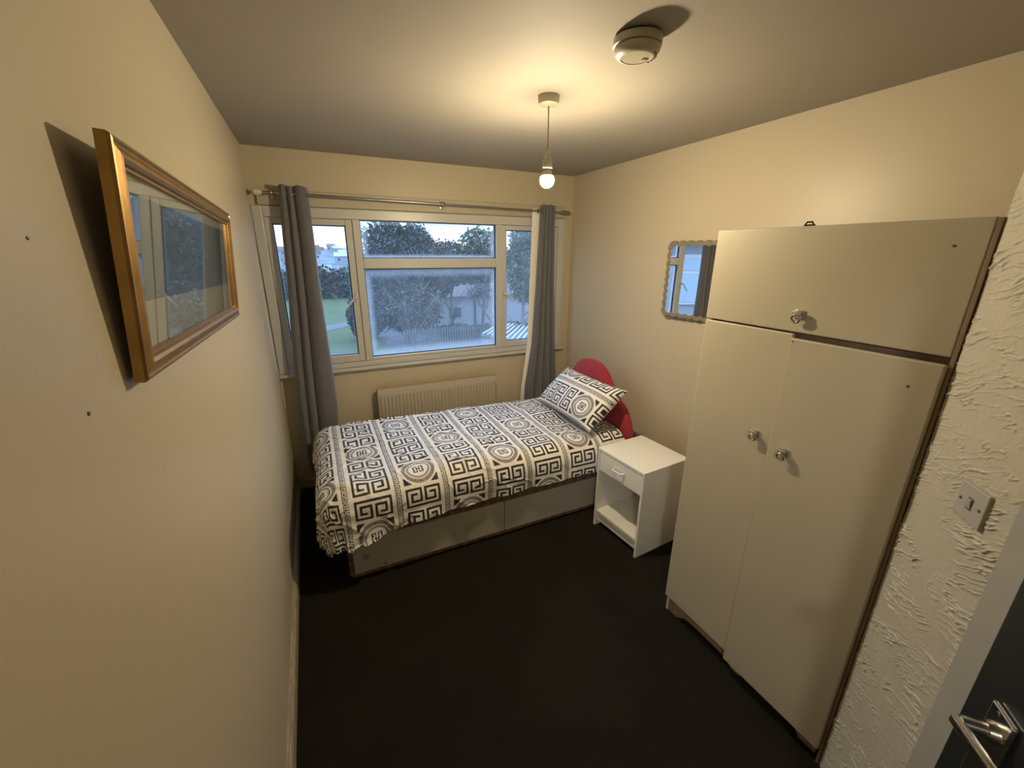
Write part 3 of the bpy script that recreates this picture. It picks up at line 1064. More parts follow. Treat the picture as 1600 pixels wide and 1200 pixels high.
# ------------------------------------------------------------------ radiator
rd = thing('radiator', 'cream panel radiator under the window behind the bed', 'radiator', (1.155, -0.068, 0.18))
x0, x1, zt = -0.503, 0.503, 0.572
ncol = 34
xs = []; dep = []
pitch = (x1 - x0 - 0.02) / ncol
for i in range(ncol):
    bx = x0 + 0.01 + i * pitch
    for f, d in ((0.0, 0.0), (0.12, 0.0), (0.24, 1.0), (0.76, 1.0), (0.88, 0.0)):
        xs.append(bx + f * pitch); dep.append(d)
xs = np.array([x0] + xs + [x1]); dep = np.array([0.0] + dep + [0.0])
zs = np.array([0.0, 0.035, 0.048, 0.10, 0.3, 0.500, 0.515, 0.53, zt])
zf = np.array([0, 0, 1, 1, 1, 1, 0, 0, 0.0])
# the pressed flutes: raised band stays, grooves recessed between them
G = np.zeros((len(xs), len(zs), 3))
G[..., 0] = xs[:, None]; G[..., 2] = zs[None, :]
G[..., 1] = -0.025 + (1 - dep[:, None]) * zf[None, :] * 0.010
grid_obj('front_panel', G, M['radiator'], rd, smooth=False)
bm = bmesh.new()
add_box(bm, x0, x1, -0.012, 0.024, 0.0, zt - 0.006)
add_box(bm, x0 - 0.003, x0 + 0.004, -0.026, 0.026, 0.0, zt, 0.001)
add_box(bm, x1 - 0.004, x1 + 0.003, -0.026, 0.026, 0.0, zt, 0.001)
finish('body', bm, M['radiator'], rd)
bm = bmesh.new()
add_box(bm, x0, x1, -0.026, -0.006, zt - 0.004, zt, 0.001)
for i in range(60):
    xx = x0 + 0.01 + i * (x1 - x0 - 0.02) / 59
    add_box(bm, xx - 0.003, xx + 0.003, -0.006, 0.024, zt - 0.003, zt)
finish('top_grille', bm, M['radiator'], rd)
lathe('bleed_plug', [(0.009, 0), (0.009, -0.014), (0.005, -0.020)], M['steel'], rd, 12, (x0 - 0.003, 0.006, zt - 0.03), 'X')
for xx in (-0.40, 0.40):
    box('bracket', xx - 0.02, xx + 0.02, 0.024, 0.066, 0.06, 0.50, M['radiator'], rd, 0.001)
tube('pipe', [(x0 - 0.03, 0.0, -0.18), (x0 - 0.03, 0.0, 0.02), (x0 - 0.002, 0.0, 0.03)], 0.0075, M['radiator'], rd)
tube('pipe', [(x1 + 0.03, 0.0, -0.18), (x1 + 0.03, 0.0, 0.02), (x1 + 0.002, 0.0, 0.03)], 0.0075, M['radiator'], rd)

# ------------------------------------------------------------------ curtain pole and curtains
rodY = -0.098
def rodz(x): return 2.128 - 0.030 * (x - 0.05) / 2.3
cp = thing('curtain_pole', 'thin grey metal curtain pole above the window', 'curtain pole', (0, 0, 0))
tube('pole', [(0.085, rodY, rodz(0.085)), (1.24, rodY, rodz(1.24))], 0.0085, M['steel'], cp, 16)
tube('pole', [(1.24, rodY, rodz(1.24)), (2.245, rodY, rodz(2.245))], 0.0070, M['steel'], cp, 16)
lathe('collar', [(0.008, -0.012), (0.012, -0.01), (0.012, 0.01), (0.008, 0.012)], M['steel'], cp, 16, (1.24, rodY, rodz(1.24)), 'X')
M['clearpl'] = mat('pale_finial', (0.62, 0.58, 0.46), 0.2, noise=(40, 0.3))
lathe('finial', [(0.008, 0.0), (0.015, -0.004), (0.019, -0.018), (0.019, -0.040), (0.013, -0.052), (0.004, -0.056)], M['clearpl'], cp, 20, (0.085, rodY, rodz(0.085)), 'X')
lathe('finial', [(0.007, 0.0), (0.013, 0.006), (0.011, 0.016), (0.016, 0.026), (0.017, 0.055), (0.012, 0.062), (0.016, 0.074), (0.010, 0.090), (0.003, 0.096)], M['steel'], cp, 20, (2.245, rodY, rodz(2.245)), 'X')
for bx in (0.135, 1.245, 2.035):
    bm = bmesh.new()
    zc = rodz(bx)
    add_box(bm, bx - 0.014, bx + 0.014, -0.027, -0.022, zc - 0.028, zc + 0.028, 0.002)
    add_tube(bm, [(bx, -0.026, zc), (bx, rodY + 0.012, zc)], 0.006, 10)
    torus_bm(bm, (bx, rodY, zc), 0.014, 0.004, (1, 0, 0), 20, 8)
    bmesh.ops.recalc_face_normals(bm, faces=bm.faces)
    auto_smooth(finish('bracket', bm, M['steel'], cp))

def curtain(name, label, lobes, edges, yb_, amp, eyes, flip=1, seedn=0):
    """edges: list of (z, xleft, xright); lobes: fractions of fold boundaries"""
    th = thing(name, label, 'curtain', (0, 0, 0), 0, 'grey eyelet curtains')
    edges = sorted(edges, reverse=True)
    zs = np.linspace(edges[0][0], edges[-1][0], 90)
    ez = [e[0] for e in edges][::-1]
    xl = np.interp(zs, ez, [e[1] for e in edges][::-1])
    xr = np.interp(zs, ez, [e[2] for e in edges][::-1])
    t = np.linspace(0, 1, 160)
    lb = np.array(lobes)
    prof = np.zeros_like(t)
    for a_, b_ in zip(lb[:-1], lb[1:]):
        mm = (t >= a_) & (t <= b_)
        prof[mm] = np.abs(np.sin(PI * (t[mm] - a_) / (b_ - a_))) ** 0.55
    G = np.zeros((len(t), len(zs), 3))
    for j, zz in enumerate(zs):
        k = (edges[0][0] - zz) / (edges[0][0] - edges[-1][0])
        sway = 0.012 * fbm(t * 3 + 5 * seedn, np.full_like(t, k * 3.0), 60 + seedn, 3)
        G[:, j, 0] = xl[j] + (xr[j] - xl[j]) * (t + 0.03 * np.sin(k * 5 + seedn) * np.sin(PI * t)) + sway
        G[:, j, 1] = yb_ - amp * prof * (1 + 0.35 * k) + sway
        G[:, j, 2] = zz + 0.004 * np.sin(t * 12) * (1 if j == 0 else 0)
    o = grid_obj('fabric', G, M['curtain'], th)
    md = o.modifiers.new('thickness', 'SOLIDIFY'); md.thickness = 0.003
    for ex, ey in eyes:
        bm = bmesh.new()
        torus_bm(bm, (ex, ey, rodz(ex)), 0.021, 0.004, (0.75 * flip, -0.66, 0), 24, 8)
        auto_smooth(finish('eyelet', bm, M['steel'], th))
    return th
curtain('curtain', 'grey curtain hanging at the left end of the window', [0.0, 0.25, 0.47, 1.0],
        [(2.172, 0.180, 0.342), (1.6, 0.150, 0.343), (1.0, 0.105, 0.350), (0.65, 0.092, 0.352), (0.20, 0.085, 0.33)], -0.068, 0.052,
        [(0.205, rodY), (0.262, rodY), (0.318, rodY)], 1, 0)
cR = curtain('curtain', 'grey curtain hanging at the right end of the window beside the bed head', [0.0, 0.22, 0.50, 0.76, 1.0],
        [(2.150, 2.066, 2.190), (1.5, 2.045, 2.205), (1.0, 2.010, 2.235), (0.6, 1.945, 2.265), (0.30, 1.93, 2.27)], -0.068, 0.050,
        [(2.080, rodY), (2.125, rodY), (2.170, rodY)], 1, 3)
t = np.linspace(0, 1, 14); zs = np.linspace(2.125, 0.32, 40)
G = np.zeros((14, 40, 3))
for j, zz in enumerate(zs):
    k = (2.125 - zz) / 1.8
    xa = np.interp(zz, [0.3, 0.6, 1.0, 2.13], [1.895, 1.918, 1.972, 2.000]); xb = np.interp(zz, [0.3, 0.6, 1.0, 2.13], [1.96, 1.975, 2.035, 2.085])
    G[:, j, 0] = xa + (xb - xa) * t
    G[:, j, 1] = -0.060 - 0.010 * np.sin(t * PI)
    G[:, j, 2] = zz
o = grid_obj('lining', G, M['lining'], cR)
md = o.modifiers.new('thickness', 'SOLIDIFY'); md.thickness = 0.002
o['label'] = 'pale lining showing along the inner edge'

# ------------------------------------------------------------------ pendant lamp
pl = thing('pendant_lamp', 'bare glowing bulb hanging on a cord from the ceiling', 'lamp', (1.280, -1.539, 2.40))
lathe('ceiling_rose', [(0.030, 0.0), (0.045, -0.001), (0.045, -0.012), (0.041, -0.030), (0.032, -0.036), (0.006, -0.037)], M['plastic'], pl, 36)
tube('cord', [(0, 0, -0.036), (0.001, 0, -0.12), (0.002, 0, -0.215)], 0.0034, M['plastic'], pl, 10)
lathe('lamp_holder', [(0.004, -0.215), (0.010, -0.218), (0.014, -0.240), (0.019, -0.243), (0.020, -0.262), (0.0215, -0.264), (0.0215, -0.282), (0.019, -0.284), (0.014, -0.286)], M['plastic'], pl, 28, (0.002, 0, 0.011))
lathe('bulb_base', [(0.013, -0.284), (0.015, -0.288), (0.0205, -0.297), (0.0250, -0.306), (0.0262, -0.312), (0.0262, -0.3135)], M['plastic'], pl, 32, (0.002, 0, 0.011))
lathe('bulb', [(0.0262, -0.3135), (0.0295, -0.320), (0.0305, -0.328), (0.0290, -0.340), (0.0225, -0.351), (0.012, -0.358), (0.003, -0.360)], M['bulb'], pl, 32, (0.002, 0, 0.011))

# ------------------------------------------------------------------ smoke alarm
sa = thing('smoke_alarm', 'round off-white smoke alarm on the ceiling', 'smoke alarm', (1.268, -2.088, 2.40))
lathe('base', [(0.060, 0.0), (0.064, -0.006), (0.064, -0.010)], M['dark'], sa, 48)
lathe('mount', [(0.066, -0.006), (0.0725, -0.008), (0.0725, -0.027), (0.070, -0.029)], M['plastic'], sa, 48)
lathe('vent_ring', [(0.064, -0.029), (0.064, -0.033)], M['dark'], sa, 48)
lathe('cover', [(0.0690, -0.032), (0.0695, -0.035), (0.066, -0.044), (0.057, -0.053), (0.047, -0.056), (0.046, -0.0545), (0.030, -0.0548), (0.004, -0.055)], M['plastic'], sa, 48)
lathe('test_button', [(0.010, -0.054), (0.010, -0.0575), (0.008, -0.0585)], M['plastic'], sa, 20, (0.030, 0.0, 0))
for k in range(6):
    a = math.radians(-60 + k * 14)
    box('vent_slot', 0.056 * math.cos(a) - 0.003, 0.056 * math.cos(a) + 0.003, 0.056 * math.sin(a) - 0.002, 0.056 * math.sin(a) + 0.002, -0.0550, -0.050, M['dark'], sa, 0)

# ------------------------------------------------------------------ framed picture on the left wall
pic = thing('framed_picture', 'wide gold-framed picture under glass leaning off the left wall', 'picture', (0, 0, 0))
TL = Vector((0.056, -2.432, 1.948)); BL = Vector((0.024, -2.437, 1.565)); TR = Vector((0.050, -1.395, 1.901)); BR = Vector((0.024, -1.375, 1.546))
ctr = (TL + BL + TR + BR) / 4
eu = ((TR + BR) - (TL + BL)).normalized()             # along the wall, away from the camera
evv = ((TL + TR) - (BL + BR)); evv = (evv - eu * evv.dot(eu)).normalized()
enn = eu.cross(evv); enn = enn if enn.x > 0 else -enn
hw_ = ((TR + BR) - (TL + BL)).length / 4
hh_ = ((TL + TR) - (BL + BR)).length / 4
pic.matrix_world = Matrix(((eu.x, evv.x, enn.x, ctr.x), (eu.y, evv.y, enn.y, ctr.y), (eu.z, evv.z, enn.z, ctr.z), (0, 0, 0, 1)))
# local x along, y up, z out of the wall. Moulding: mitred profile ring
prof = [(0.0, -0.018), (0.0, -0.004), (0.003, 0.000), (0.007, 0.001), (0.010, -0.002), (0.014, -0.001), (0.022, 0.003), (0.028, 0.004), (0.034, 0.001), (0.037, -0.004), (0.041, -0.004), (0.044, -0.008), (0.044, -0.018)]
def ring_rect(bm, d, z):
    return [bm.verts.new((sx * (hw_ - d), sy * (hh_ - d), z)) for sx, sy in ((-1, -1), (1, -1), (1, 1), (-1, 1))]
bm = bmesh.new()
rings = [ring_rect(bm, d, z) for d, z in prof]
for i in range(len(prof)):
    A, B = rings[i], rings[(i + 1) % len(prof)]
    for k in range(4):
        bm.faces.new((A[k], A[(k + 1) % 4], B[(k + 1) % 4], B[k]))
bmesh.ops.recalc_face_normals(bm, faces=bm.faces)
fr_ = finish('frame', bm, M['gold'], pic)
fr_['label'] = 'moulded gold frame'
box('backing', -hw_ + .006, hw_ - .006, -hh_ + .006, hh_ - .006, -0.019, -0.0165, M['frameback'], pic, 0)
iw, ih = hw_ - 0.044, hh_ - 0.044
box('mount', -iw, iw, -ih, ih, -0.0160, -0.0145, M['matboard'], pic, 0)
box('print', -iw + 0.008, iw - 0.012, -ih + 0.080, ih - 0.024, -0.0144, -0.0138, M['print'], pic, 0)
box('glass', -iw, iw, -ih, ih, -0.0105, -0.0090, M['picture_glass'], pic, 0)

# ------------------------------------------------------------------ mirror on the right wall, standing slightly proud at its far edge
mr_ = thing('mirror', 'small mirror with scalloped edge on the right wall beside the wardrobe', 'mirror', (2.388, -1.212, 1.617), 0.0)
mr_.rotation_euler = (0, 0, math.radians(3.4))
# local: x out of wall is -x ; y from 0 (far edge) to -0.36 ; z -0.232..0.232
def scallop(y0_, y1_, z0_, z1_, amp, n_y, n_z):
    pts = []
    def edge(p, q, n, nx_, nz_):
        for i in range(n * 8):
            f = i / (n * 8)
            b = amp * abs(math.sin(PI * f * n))
            pts.append((p[0] + (q[0] - p[0]) * f + nx_ * b, p[1] + (q[1] - p[1]) * f + nz_ * b))
    edge((y0_, z0_), (y1_, z0_), n_y, 0, -1)
    edge((y1_, z0_), (y1_, z1_), n_z, 1, 0)
    edge((y1_, z1_), (y0_, z1_), n_y, 0, 1)
    edge((y0_, z1_), (y0_, z0_), n_z, -1, 0)
    return pts
po = scallop(-0.362, 0.002, -0.226, 0.226, 0.011, 6, 9)
pi_ = scallop(-0.336, -0.024, -0.200, 0.200, 0.008, 6, 9)
bm = bmesh.new()
n_ = len(po)
rings = []
for (pp, xx, sh) in ((po, 0.010, 0), (po, -0.004, 0), (po, -0.010, 0.004), (pi_, -0.010, -0.002), (pi_, -0.002, 0)):
    ring = []
    for (yy, zz) in pp:
        cy_, cz_ = -0.18, 0.0
        ring.append(bm.verts.new((xx, yy - sh * (1 if yy > cy_ else -1), zz - sh * (1 if zz > cz_ else -1))))
    rings.append(ring)
for A, B in zip(rings[:-1], rings[1:]):
    for k in range(n_):
        bm.faces.new((A[k], A[(k + 1) % n_], B[(k + 1) % n_], B[k]))
bm.faces.new(rings[0])
bmesh.ops.recalc_face_normals(bm, faces=bm.faces)
finish('frame', bm, M['mirrorframe'], mr_)
box('glass', -0.0060, -0.0020, -0.350, -0.010, -0.214, 0.214, M['mirror'], mr_, 0)

# ------------------------------------------------------------------ light switch on the slanted wall
sw = thing('light_switch', 'square light switch on the rough slanted wall', 'light switch', (0, 0, 0))
scn = Vector((1.6195, -2.9870, 1.228)) + DS * 0.014
ex_ = -DS.normalized()      # towards the far corner
sw.matrix_world = Matrix(((DS.x, 0, nx, scn.x), (DS.y, 0, ny, scn.y), (0, 1, 0, scn.z), (0, 0, 0, 1)))
# local x towards the camera side, y up, z out of the wall
box('plate', -0.044, 0.044, -0.044, 0.044, -0.004, 0.011, M['switch'], sw, 0.003)
bm = bmesh.new()
add_box(bm, -0.006, 0.006, -0.012, 0.012, 0.009, 0.014, 0.001)
for v in bm.verts:
    if v.co.z > 0.0115: v.co.z += 0.0025 * (1 if v.co.y > 0 else -0.6)
finish('rocker', bm, M['switch'], sw)
box('rocker_shadow_slot', -0.0085, 0.0085, -0.0150, 0.0150, 0.0090, 0.0113, M['screw'], sw, 0).name = 'rocker_shadow_gap'  # dark slab stands in for the shade around the rocker
for sx in (-0.030, 0.030):
    lathe('screw', [(0.004, 0.0105), (0.004, 0.0118), (0.002, 0.0122)], M['screw'], sw, 12, (sx, 0, 0))

# ------------------------------------------------------------------ open door at the right edge
Dd = Vector((0.748, 0.664, 0)); Dn = Vector((-0.664, 0.748, 0))
E0 = Vector((1.240, -3.140, 0))
dn = struct(empty('door_1', (0, 0, 0)), 'dark slate painted door standing open at the right edge')
dn.matrix_world = Matrix(((Dd.x, Dn.x, 0, E0.x), (Dd.y, Dn.y, 0, E0.y), (0, 0, 1, 0), (0, 0, 0, 1)))
# local: x along (0 = free edge, negative to the hinge), y out of the face
lf = box('door_leaf', -0.70, -0.018, -0.038, 0.0, 0.012, 1.99, M['slate'], dn, 0.003)
box('latch_plate', -0.0185, -0.0170, -0.030, -0.008, 0.96, 1.10, M['steel'], dn, 0)
hp = box('handle_plate', -0.122, -0.072, 0.0, 0.008, 0.945, 1.108, M['chrome'], dn, 0.003)
bm = bmesh.new()
zl = 1.068
add_tube(bm, [(-0.098, 0.006, zl), (-0.098, 0.020, zl)], [0.017, 0.015], 20)
add_tube(bm, [(-0.098, 0.018, zl), (-0.098, 0.048, zl)], [0.011, 0.010], 16)
vs = add_box(bm, -0.222, -0.092, 0.046, 0.060, zl - 0.009, zl + 0.008, 0.004)
for v in bm.verts:
    if v.co.x < -0.15 and v.co.y > 0.03:
        v.co.y -= (-0.15 - v.co.x) * 0.25
bmesh.ops.recalc_face_normals(bm, faces=bm.faces)
auto_smooth(finish('lever', bm, M['chrome'], hp), 40)
for zz in (0.962, 1.098):
    lathe('screw', [(0.0035, 0.007), (0.0035, 0.0092)], M['steel'], hp, 10, (-0.090, 0.0, zz), 'Y')
lathe('keyhole', [(0.006, 0.0075), (0.006, 0.0086)], M['dark'], hp, 12, (-0.090, 0.0, 1.000), 'Y')
for zz in (0.25, 1.75):
    tube('hinge', [(-0.700, 0.004, zz - 0.04), (-0.700, 0.004, zz + 0.04)], 0.006, M['steel'], dn, 10)

# ================================================================== OUTSIDE
GZ = -2.80
struct(box('lawn', -30, 3.4, 10.0, 60, GZ - 0.2, GZ, M['grass'], bevel=0))
struct(box('yard', 3.4, 40, 0.4, 60, GZ - 0.2, GZ, M['tar'], bevel=0))
struct(box('terrace', -30, 3.4, 0.4, 10.0, GZ - 0.2, GZ - 0.0, M['tar'], bevel=0))
bm = bmesh.new()
pp = [(-6, 22.5), (0.5, 23.4), (1.6, 24.4), (3.3, 26.6), (3.3, 28.2), (1.2, 26.0), (0.2, 25.4), (-6, 24.4)]
A = [bm.verts.new((x, y, GZ - 0.05)) for x, y in pp]; B = [bm.verts.new((x, y, GZ + 0.02)) for x, y in pp]
bm.faces.new(A); bm.faces.new(B[::-1])
for i in range(len(pp)):
    bm.faces.new((A[i], A[(i + 1) % len(pp)], B[(i + 1) % len(pp)], B[i]))
bmesh.ops.recalc_face_normals(bm, faces=bm.faces)
struct(finish('garden_path', bm, M['path']))

# far hillside
nxh, nyh = 90, 50
xx = np.linspace(-260, 420, nxh)[:, None] * np.ones((1, nyh)); yy = np.ones((nxh, 1)) * np.linspace(58, 420, nyh)[None, :]
k = (yy - 58) / 362
zz = GZ - 3 + k * 9.0 + 5 * fbm(xx * 0.02, yy * 0.012, 81, 4) * k - 3 * np.sin(PI * k) + 2.2 * k * k
struct(grid_obj('hillside', np.stack([xx, yy, zz], -1), M['hill']), 'hazy wooded hillside across the valley')

def house(label, x, y, z, w_, d_, h_, rh, rz, wallm, roofm, group):
    t_ = thing('house', label, 'house', (x, y, z), rz, group)
    box('walls', -w_ / 2, w_ / 2, -d_ / 2, d_ / 2, -1.5, h_, wallm, t_, 0)
    prism('roof', [(-d_ / 2 - .3, h_), (d_ / 2 + .3, h_), (0, h_ + rh)], 'x', -w_ / 2 - .3, w_ / 2 + .3, roofm, t_)
    for sx in (-0.28, 0.28):
        box('window', w_ * sx - 0.5, w_ * sx + 0.5, -d_ / 2 - 0.05, -d_ / 2 + 0.02, h_ * 0.35, h_ * 0.7, M['dimglass'], t_, 0)
def hz_(x, y):
    k = (y - 58) / 362
    i = int(round((x + 260) / 680 * (nxh - 1))); j = int(round((y - 58) / 362 * (nyh - 1)))
    return float(zz[i, max(0, min(nyh - 1, j))])
rh_ = random.Random(4)
spots = []
while len(spots) < 22:
    y = rh_.uniform(170, 395)
    x = 0.286 + (y + 3.28) * rh_.uniform(-0.10, 0.085)
    if all((x - a) ** 2 + (y - b) ** 2 > 14 ** 2 for a, b in spots):
        spots.append((x, y))
for i, (x, y) in enumerate(spots):
    wm = M['brick'] if i % 3 else M['roofpale']
    rm = (M['roofdark'], M['roofpale'], M['roofred'])[i % 3]
    nm_ = ('dark-roofed', 'pale-roofed', 'reddish-roofed')[i % 3]
    house('small distant %s house on the hazy hillside' % nm_, x, y, hz_(x, y) + 0.5, rh_.uniform(5, 8), 6, 3.0, 1.8, rh_.uniform(-0.6, 0.6), wm, rm, 'distant %s houses on the hillside' % nm_)
house('pale-roofed house just beyond the lawn trees', 2.0, 62, -4.2, 1.7, 6.5, 2.6, 1.6, 0.1, M['brick'], M['roofpale'], None)

# white rendered building beyond the fence
wb = thing('white_building', 'long white rendered wall of a neighbouring building with one dark window', 'building', (11.0, 22.0, GZ))
box('wall', -5.2, 4.5, 0, 4.0, 0, 1.95, M['brick'], wb, 0)
prism('roof', [(-0.3, 1.95), (4.3, 1.95), (2.0, 2.75)], 'x', -5.4, 4.7, M['roofdark'], wb)
wn = box('window', -3.00, -2.28, -0.06, 0.02, 0.66, 1.24, M['dimglass'], wb, 0)
box('drainpipe', -1.35, -1.27, -0.1, -0.02, 0, 1.95, M['fence'], wb, 0)

# fence of upright pales
fe = thing('garden_fence', 'grey upright-board garden fence in front of the bushes', 'fence', (0, 16.4, GZ))
f0 = box('rail', 4.0, 9.0, 0.03, 0.09, 0.28, 0.36, M['fence'], fe, 0)
box('rail', 4.0, 9.0, 0.03, 0.09, 0.82, 0.90, M['fence'], fe, 0)
pale = None
for i in range(38):
    xx_ = 4.0 + i * 0.133
    if pale is None:
        pale = box('pale', -0.045, 0.045, 0, 0.03, 0.0, 1.05, M['fence'], fe, 0)
        pale.location = (xx_, 0, 0)
    else:
        c = pale.copy(); COL.objects.link(c); c.location = (xx_, 0, 0.03 * math.sin(i * 2.1))

# shed with pale corrugated sheet roof
sh = thing('shed', 'low shed with a pale corrugated roof in the yard', 'shed', (7.65, 12.9, GZ), 0)
q4 = [Vector((6.70, 13.25, -1.62)), Vector((8.50, 15.20, -1.55)), Vector((9.85, 13.6, -1.66)), Vector((8.05, 11.0, -1.72))]
org = Vector((7.65, 12.9, GZ))
nr = 56
G = np.zeros((nr, 2, 3))
for i in range(nr):
    f = i / (nr - 1)
    a_ = q4[0].lerp(q4[3], f) - org; b_ = q4[1].lerp(q4[2], f) - org
    hgt = 0.045 * math.sin(i * PI * 0.5)
    G[i, 0] = (a_.x, a_.y, a_.z + hgt); G[i, 1] = (b_.x, b_.y, b_.z + hgt)
o = grid_obj('roof_sheet', G, M['sheet'], sh, smooth=False)
md = o.modifiers.new('t', 'SOLIDIFY'); md.thickness = 0.02
bm = bmesh.new()
A = [bm.verts.new((v.x - org.x, v.y - org.y, 0)) for v in q4]; B = [bm.verts.new((v.x - org.x, v.y - org.y, v.z - org.z - 0.07)) for v in q4]
bm.faces.new(A); bm.faces.new(B[::-1])
for i in range(4): bm.faces.new((A[i], A[(i + 1) % 4], B[(i + 1) % 4], B[i]))
bmesh.ops.recalc_face_normals(bm, faces=bm.faces)
finish('shed_walls', bm, M['shedwall'], sh)
for i in range(4):
    a_ = q4[i] - org; b_ = q4[(i + 1) % 4] - org
    tube('fascia', [(a_.x, a_.y, a_.z - 0.04), (b_.x, b_.y, b_.z - 0.04)], 0.04, M['sheet'] if i == 0 else M['shedwall'], sh, 6)

for i in range(11):
    f = (i + 0.3) / 10.6
    a_ = q4[0].lerp(q4[3], f) - org; b_ = q4[1].lerp(q4[2], f) - org
    tube('roof_rib', [(a_.x, a_.y, a_.z + 0.05), (b_.x, b_.y, b_.z + 0.05)], 0.042, M['rib'], sh, 6)

# the neighbouring house wing whose window shows in the mirror
nb = thing('neighbouring_house', 'pale neighbouring house wing with a tall white window seen in the mirror', 'building', (-6.0, 5.3, GZ))
NR = 34
nb.rotation_euler = (0, 0, math.radians(NR))
box('wall', -3.2, 3.2, 0.0, 3.5, 0, 4.95, M['brick'], nb, 0)
prism('roof', [(-0.4, 4.95), (3.9, 4.95), (1.75, 6.6)], 'x', -3.5, 3.5, M['roofdark'], nb)
for wx_ in (-2.55, -0.85, 0.85):
    wf = box('window', wx_ - 0.55, wx_ + 0.55, -0.06, 0.0, 3.10, 4.55, M['upvc'], nb, 0)
    for (zz0, zz1) in ((3.18, 4.02), (4.10, 4.47)):
        for sx in (0,):
            box('pane', wx_ - 0.47, wx_ + 0.47, -0.075, -0.055, zz0, zz1, M['bluepane'], wf, 0)
tube('cable', [(-0.4, -0.12, 4.9), (-0.35, -0.14, 4.2), (-0.2, -0.13, 3.2), (-0.15, -0.12, 2.4)], 0.02, M['dark'], nb, 6)

# trees and bushes
def foliage(name, blobs, n, size, m, parent, seed):
    rs = np.random.RandomState(seed)
    vol = np.array([b[3] * b[4] * b[5] for b in blobs]); pr = vol / vol.sum()
    pick = rs.choice(len(blobs), n, p=pr)
    B = np.array(blobs)[pick]
    d = rs.normal(size=(n, 3)); d /= np.linalg.norm(d, axis=1)[:, None]
    r = rs.rand(n) ** 0.38
    c = B[:, :3] + d * r[:, None] * B[:, 3:6]
    # clumping
    c += 0.25 * size * rs.normal(size=(n, 3))
    a = rs.normal(size=(n, 3)); a /= np.linalg.norm(a, axis=1)[:, None]
    b = np.cross(a, rs.normal(size=(n, 3))); b /= np.linalg.norm(b, axis=1)[:, None]
    sz = size * (0.5 + rs.rand(n))[:, None]
    V = np.stack([c - a * sz * .5, c + b * sz * .28, c + a * sz * .5, c - b * sz * .28], 1).reshape(-1, 3)
    me = bpy.data.meshes.new(name)
    me.vertices.add(len(V)); me.vertices.foreach_set('co', V.astype(np.float32).ravel())
    me.loops.add(4 * n); me.loops.foreach_set('vertex_index', np.arange(4 * n, dtype=np.int32))
    me.polygons.add(n)
    me.polygons.foreach_set('loop_start', np.arange(0, 4 * n, 4, dtype=np.int32))
    me.polygons.foreach_set('loop_total', np.full(n, 4, dtype=np.int32))
    me.update(calc_edges=True)
    me.materials.append(m)
    o = new_obj(name, me, parent)
    o['kind'] = 'stuff'
    return o

def tree(label, x, y, blobs, n, size, m, trunk, seed, name='tree', cat='tree'):
    t_ = thing(name, label, cat, (x, y, GZ))
    foliage('foliage', blobs, n, size, m, t_, seed)
    bm = bmesh.new()
    for pts_, rad_ in trunk:
        add_tube(bm, pts_, rad_, 7)
    if trunk:
        bmesh.ops.recalc_face_normals(bm, faces=bm.faces)
        finish('trunk' if cat == 'tree' else 'stems', bm, M['bark'], t_)
    return t_
def limbs(seed, h, spread, n, base=0.14, lean=0):
    rl = random.Random(seed); out = [([(0, 0, 0), (lean * .3, 0, h * .4), (lean, 0, h)], [base, base * .7, base * .3])]
    for i in range(n):
        z0 = h * rl.uniform(0.2, 0.85); a_ = rl.uniform(0, 2 * PI); l_ = spread * rl.uniform(.5, 1)
        out.append(([(lean * z0 / h, 0, z0), (lean * z0 / h + l_ * .5 * math.cos(a_), l_ * .5 * math.sin(a_), z0 + l_ * .5), (l_ * math.cos(a_), l_ * math.sin(a_), z0 + l_ * 1.1)], [base * .35, base * .22, base * .08]))
    return out
tree('big dark tree filling the middle of the centre window', 4.4, 17.6,
     [(0, 0, 3.9, 1.9, 1.2, 2.0), (-1.3, 0, 2.4, 1.0, .9, 1.6), (1.5, 0, 3.7, 1.2, 1.0, 1.5), (0.2, 0, 1.8, 1.5, 1.0, 1.2), (-0.7, 0, 5.15, 1.1, .8, 0.85), (0.6, 0, 5.2, 0.9, .8, 0.7)],
     26000, 0.17, M['leafdark'], limbs(1, 5.2, 1.8, 16), 1)
tree('pale bare-branched shrubby tree low in front of the big dark tree', 4.6, 16.9,
     [(0, 0, 2.2, 1.6, .5, 1.0), (0.5, 0, 1.6, 1.0, .5, .8)], 4500, 0.13, M['leafgrey'], limbs(2, 2.8, 1.6, 26, 0.07), 2)
tree('broad dark tree to the right of the big dark tree', 7.2, 19.0,
     [(0, 0, 3.6, 1.6, .9, .75), (1.6, 0.2, 3.4, 1.4, .8, .6), (-1.2, 0, 4.2, 1.1, .8, .9), (0.0, 0, 4.6, .8, .6, .6)], 12000, 0.15, M['leafgrey'], limbs(3, 4.2, 1.5, 10, .12), 3)
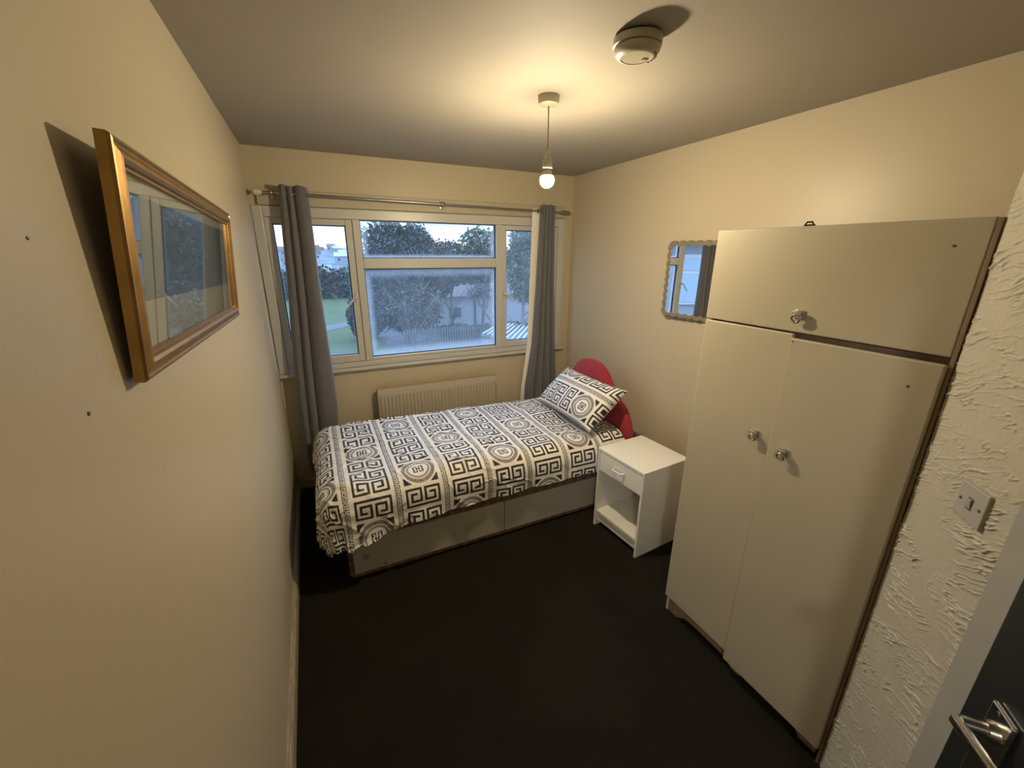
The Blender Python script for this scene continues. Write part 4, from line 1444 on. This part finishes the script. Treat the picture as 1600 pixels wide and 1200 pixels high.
tree('light green sparse tree behind the top right of the centre window', 8.6, 18.0,
     [(0, 0, 4.9, 1.3, .8, .95), (-.8, 0, 4.2, .8, .6, .5), (1.0, 0, 4.2, .9, .6, .6)], 3600, 0.17, M['leafgreen'], limbs(4, 4.8, 1.4, 12, .11, .4), 4)
tree('tall green tree outside the right casement', 9.2, 14.2,
     [(0, 0, 4.1, .95, .8, 1.4), (.2, 0, 3.0, .8, .7, .8), (.3, 0, 5.2, 1.0, .8, .9)], 8500, 0.13, M['leafgreen'], limbs(5, 4.4, 1.0, 12, .13), 5)
tree('dark leafless tree with a forked trunk before the white building', 8.55, 17.2,
     [(-.3, 0, 2.6, .8, .5, .45)], 900, 0.12, M['leafgrey'], [([(0.5, 0, 0), (0.3, 0, 1.0), (-.35, 0, 1.9), (-.8, 0, 2.6)], [.07, .06, .045, .02]), ([(0.3, 0, 1.0), (0.25, 0, 1.8), (0.45, 0, 2.6)], [.045, .035, .015])], 6)
tree('dark conifer standing between the lawn and the big tree', 2.55, 20.5,
     [(0, 0, 1.3, .75, .7, 1.3), (0.15, 0, 2.6, .55, .6, .9), (.3, 0, 0.8, .9, .7, .8)], 9000, 0.15, M['leafdark'], limbs(7, 3.0, .7, 6, .1), 7)
tree('row of dark trees at the far end of the lawn', 1.0, 44,
     [(-3.5, 0, 1.2, 2.2, 1.2, 1.7), (0, 0, 1.5, 2.4, 1.2, 1.9), (3.2, 0, 1.4, 2.2, 1.2, 1.8), (-7, 0, 1.3, 2.4, 1.2, 1.6)], 9000, 0.34, M['leafdark'], [([(0, 0, 0), (0, 0, 1.5)], [.15, .1]), ([(3.2, 0, 0), (3.2, 0, 1.5)], [.15, .1]), ([(-3.5, 0, 0), (-3.5, 0, 1.5)], [.15, .1])], 8, 'tree_row')
tree('low green hedge along the foot of the white building', 8.4, 18.6,
     [(-1.2, 0, .35, 1.3, .5, .5), (0.6, 0, .3, 1.2, .5, .4), (2.4, 0, .3, 1.2, .5, .42)], 5000, 0.12, M['leafdark'], [([(0, 0, 0), (0, 0, .4)], [.03, .02])], 9, 'hedge', 'hedge')
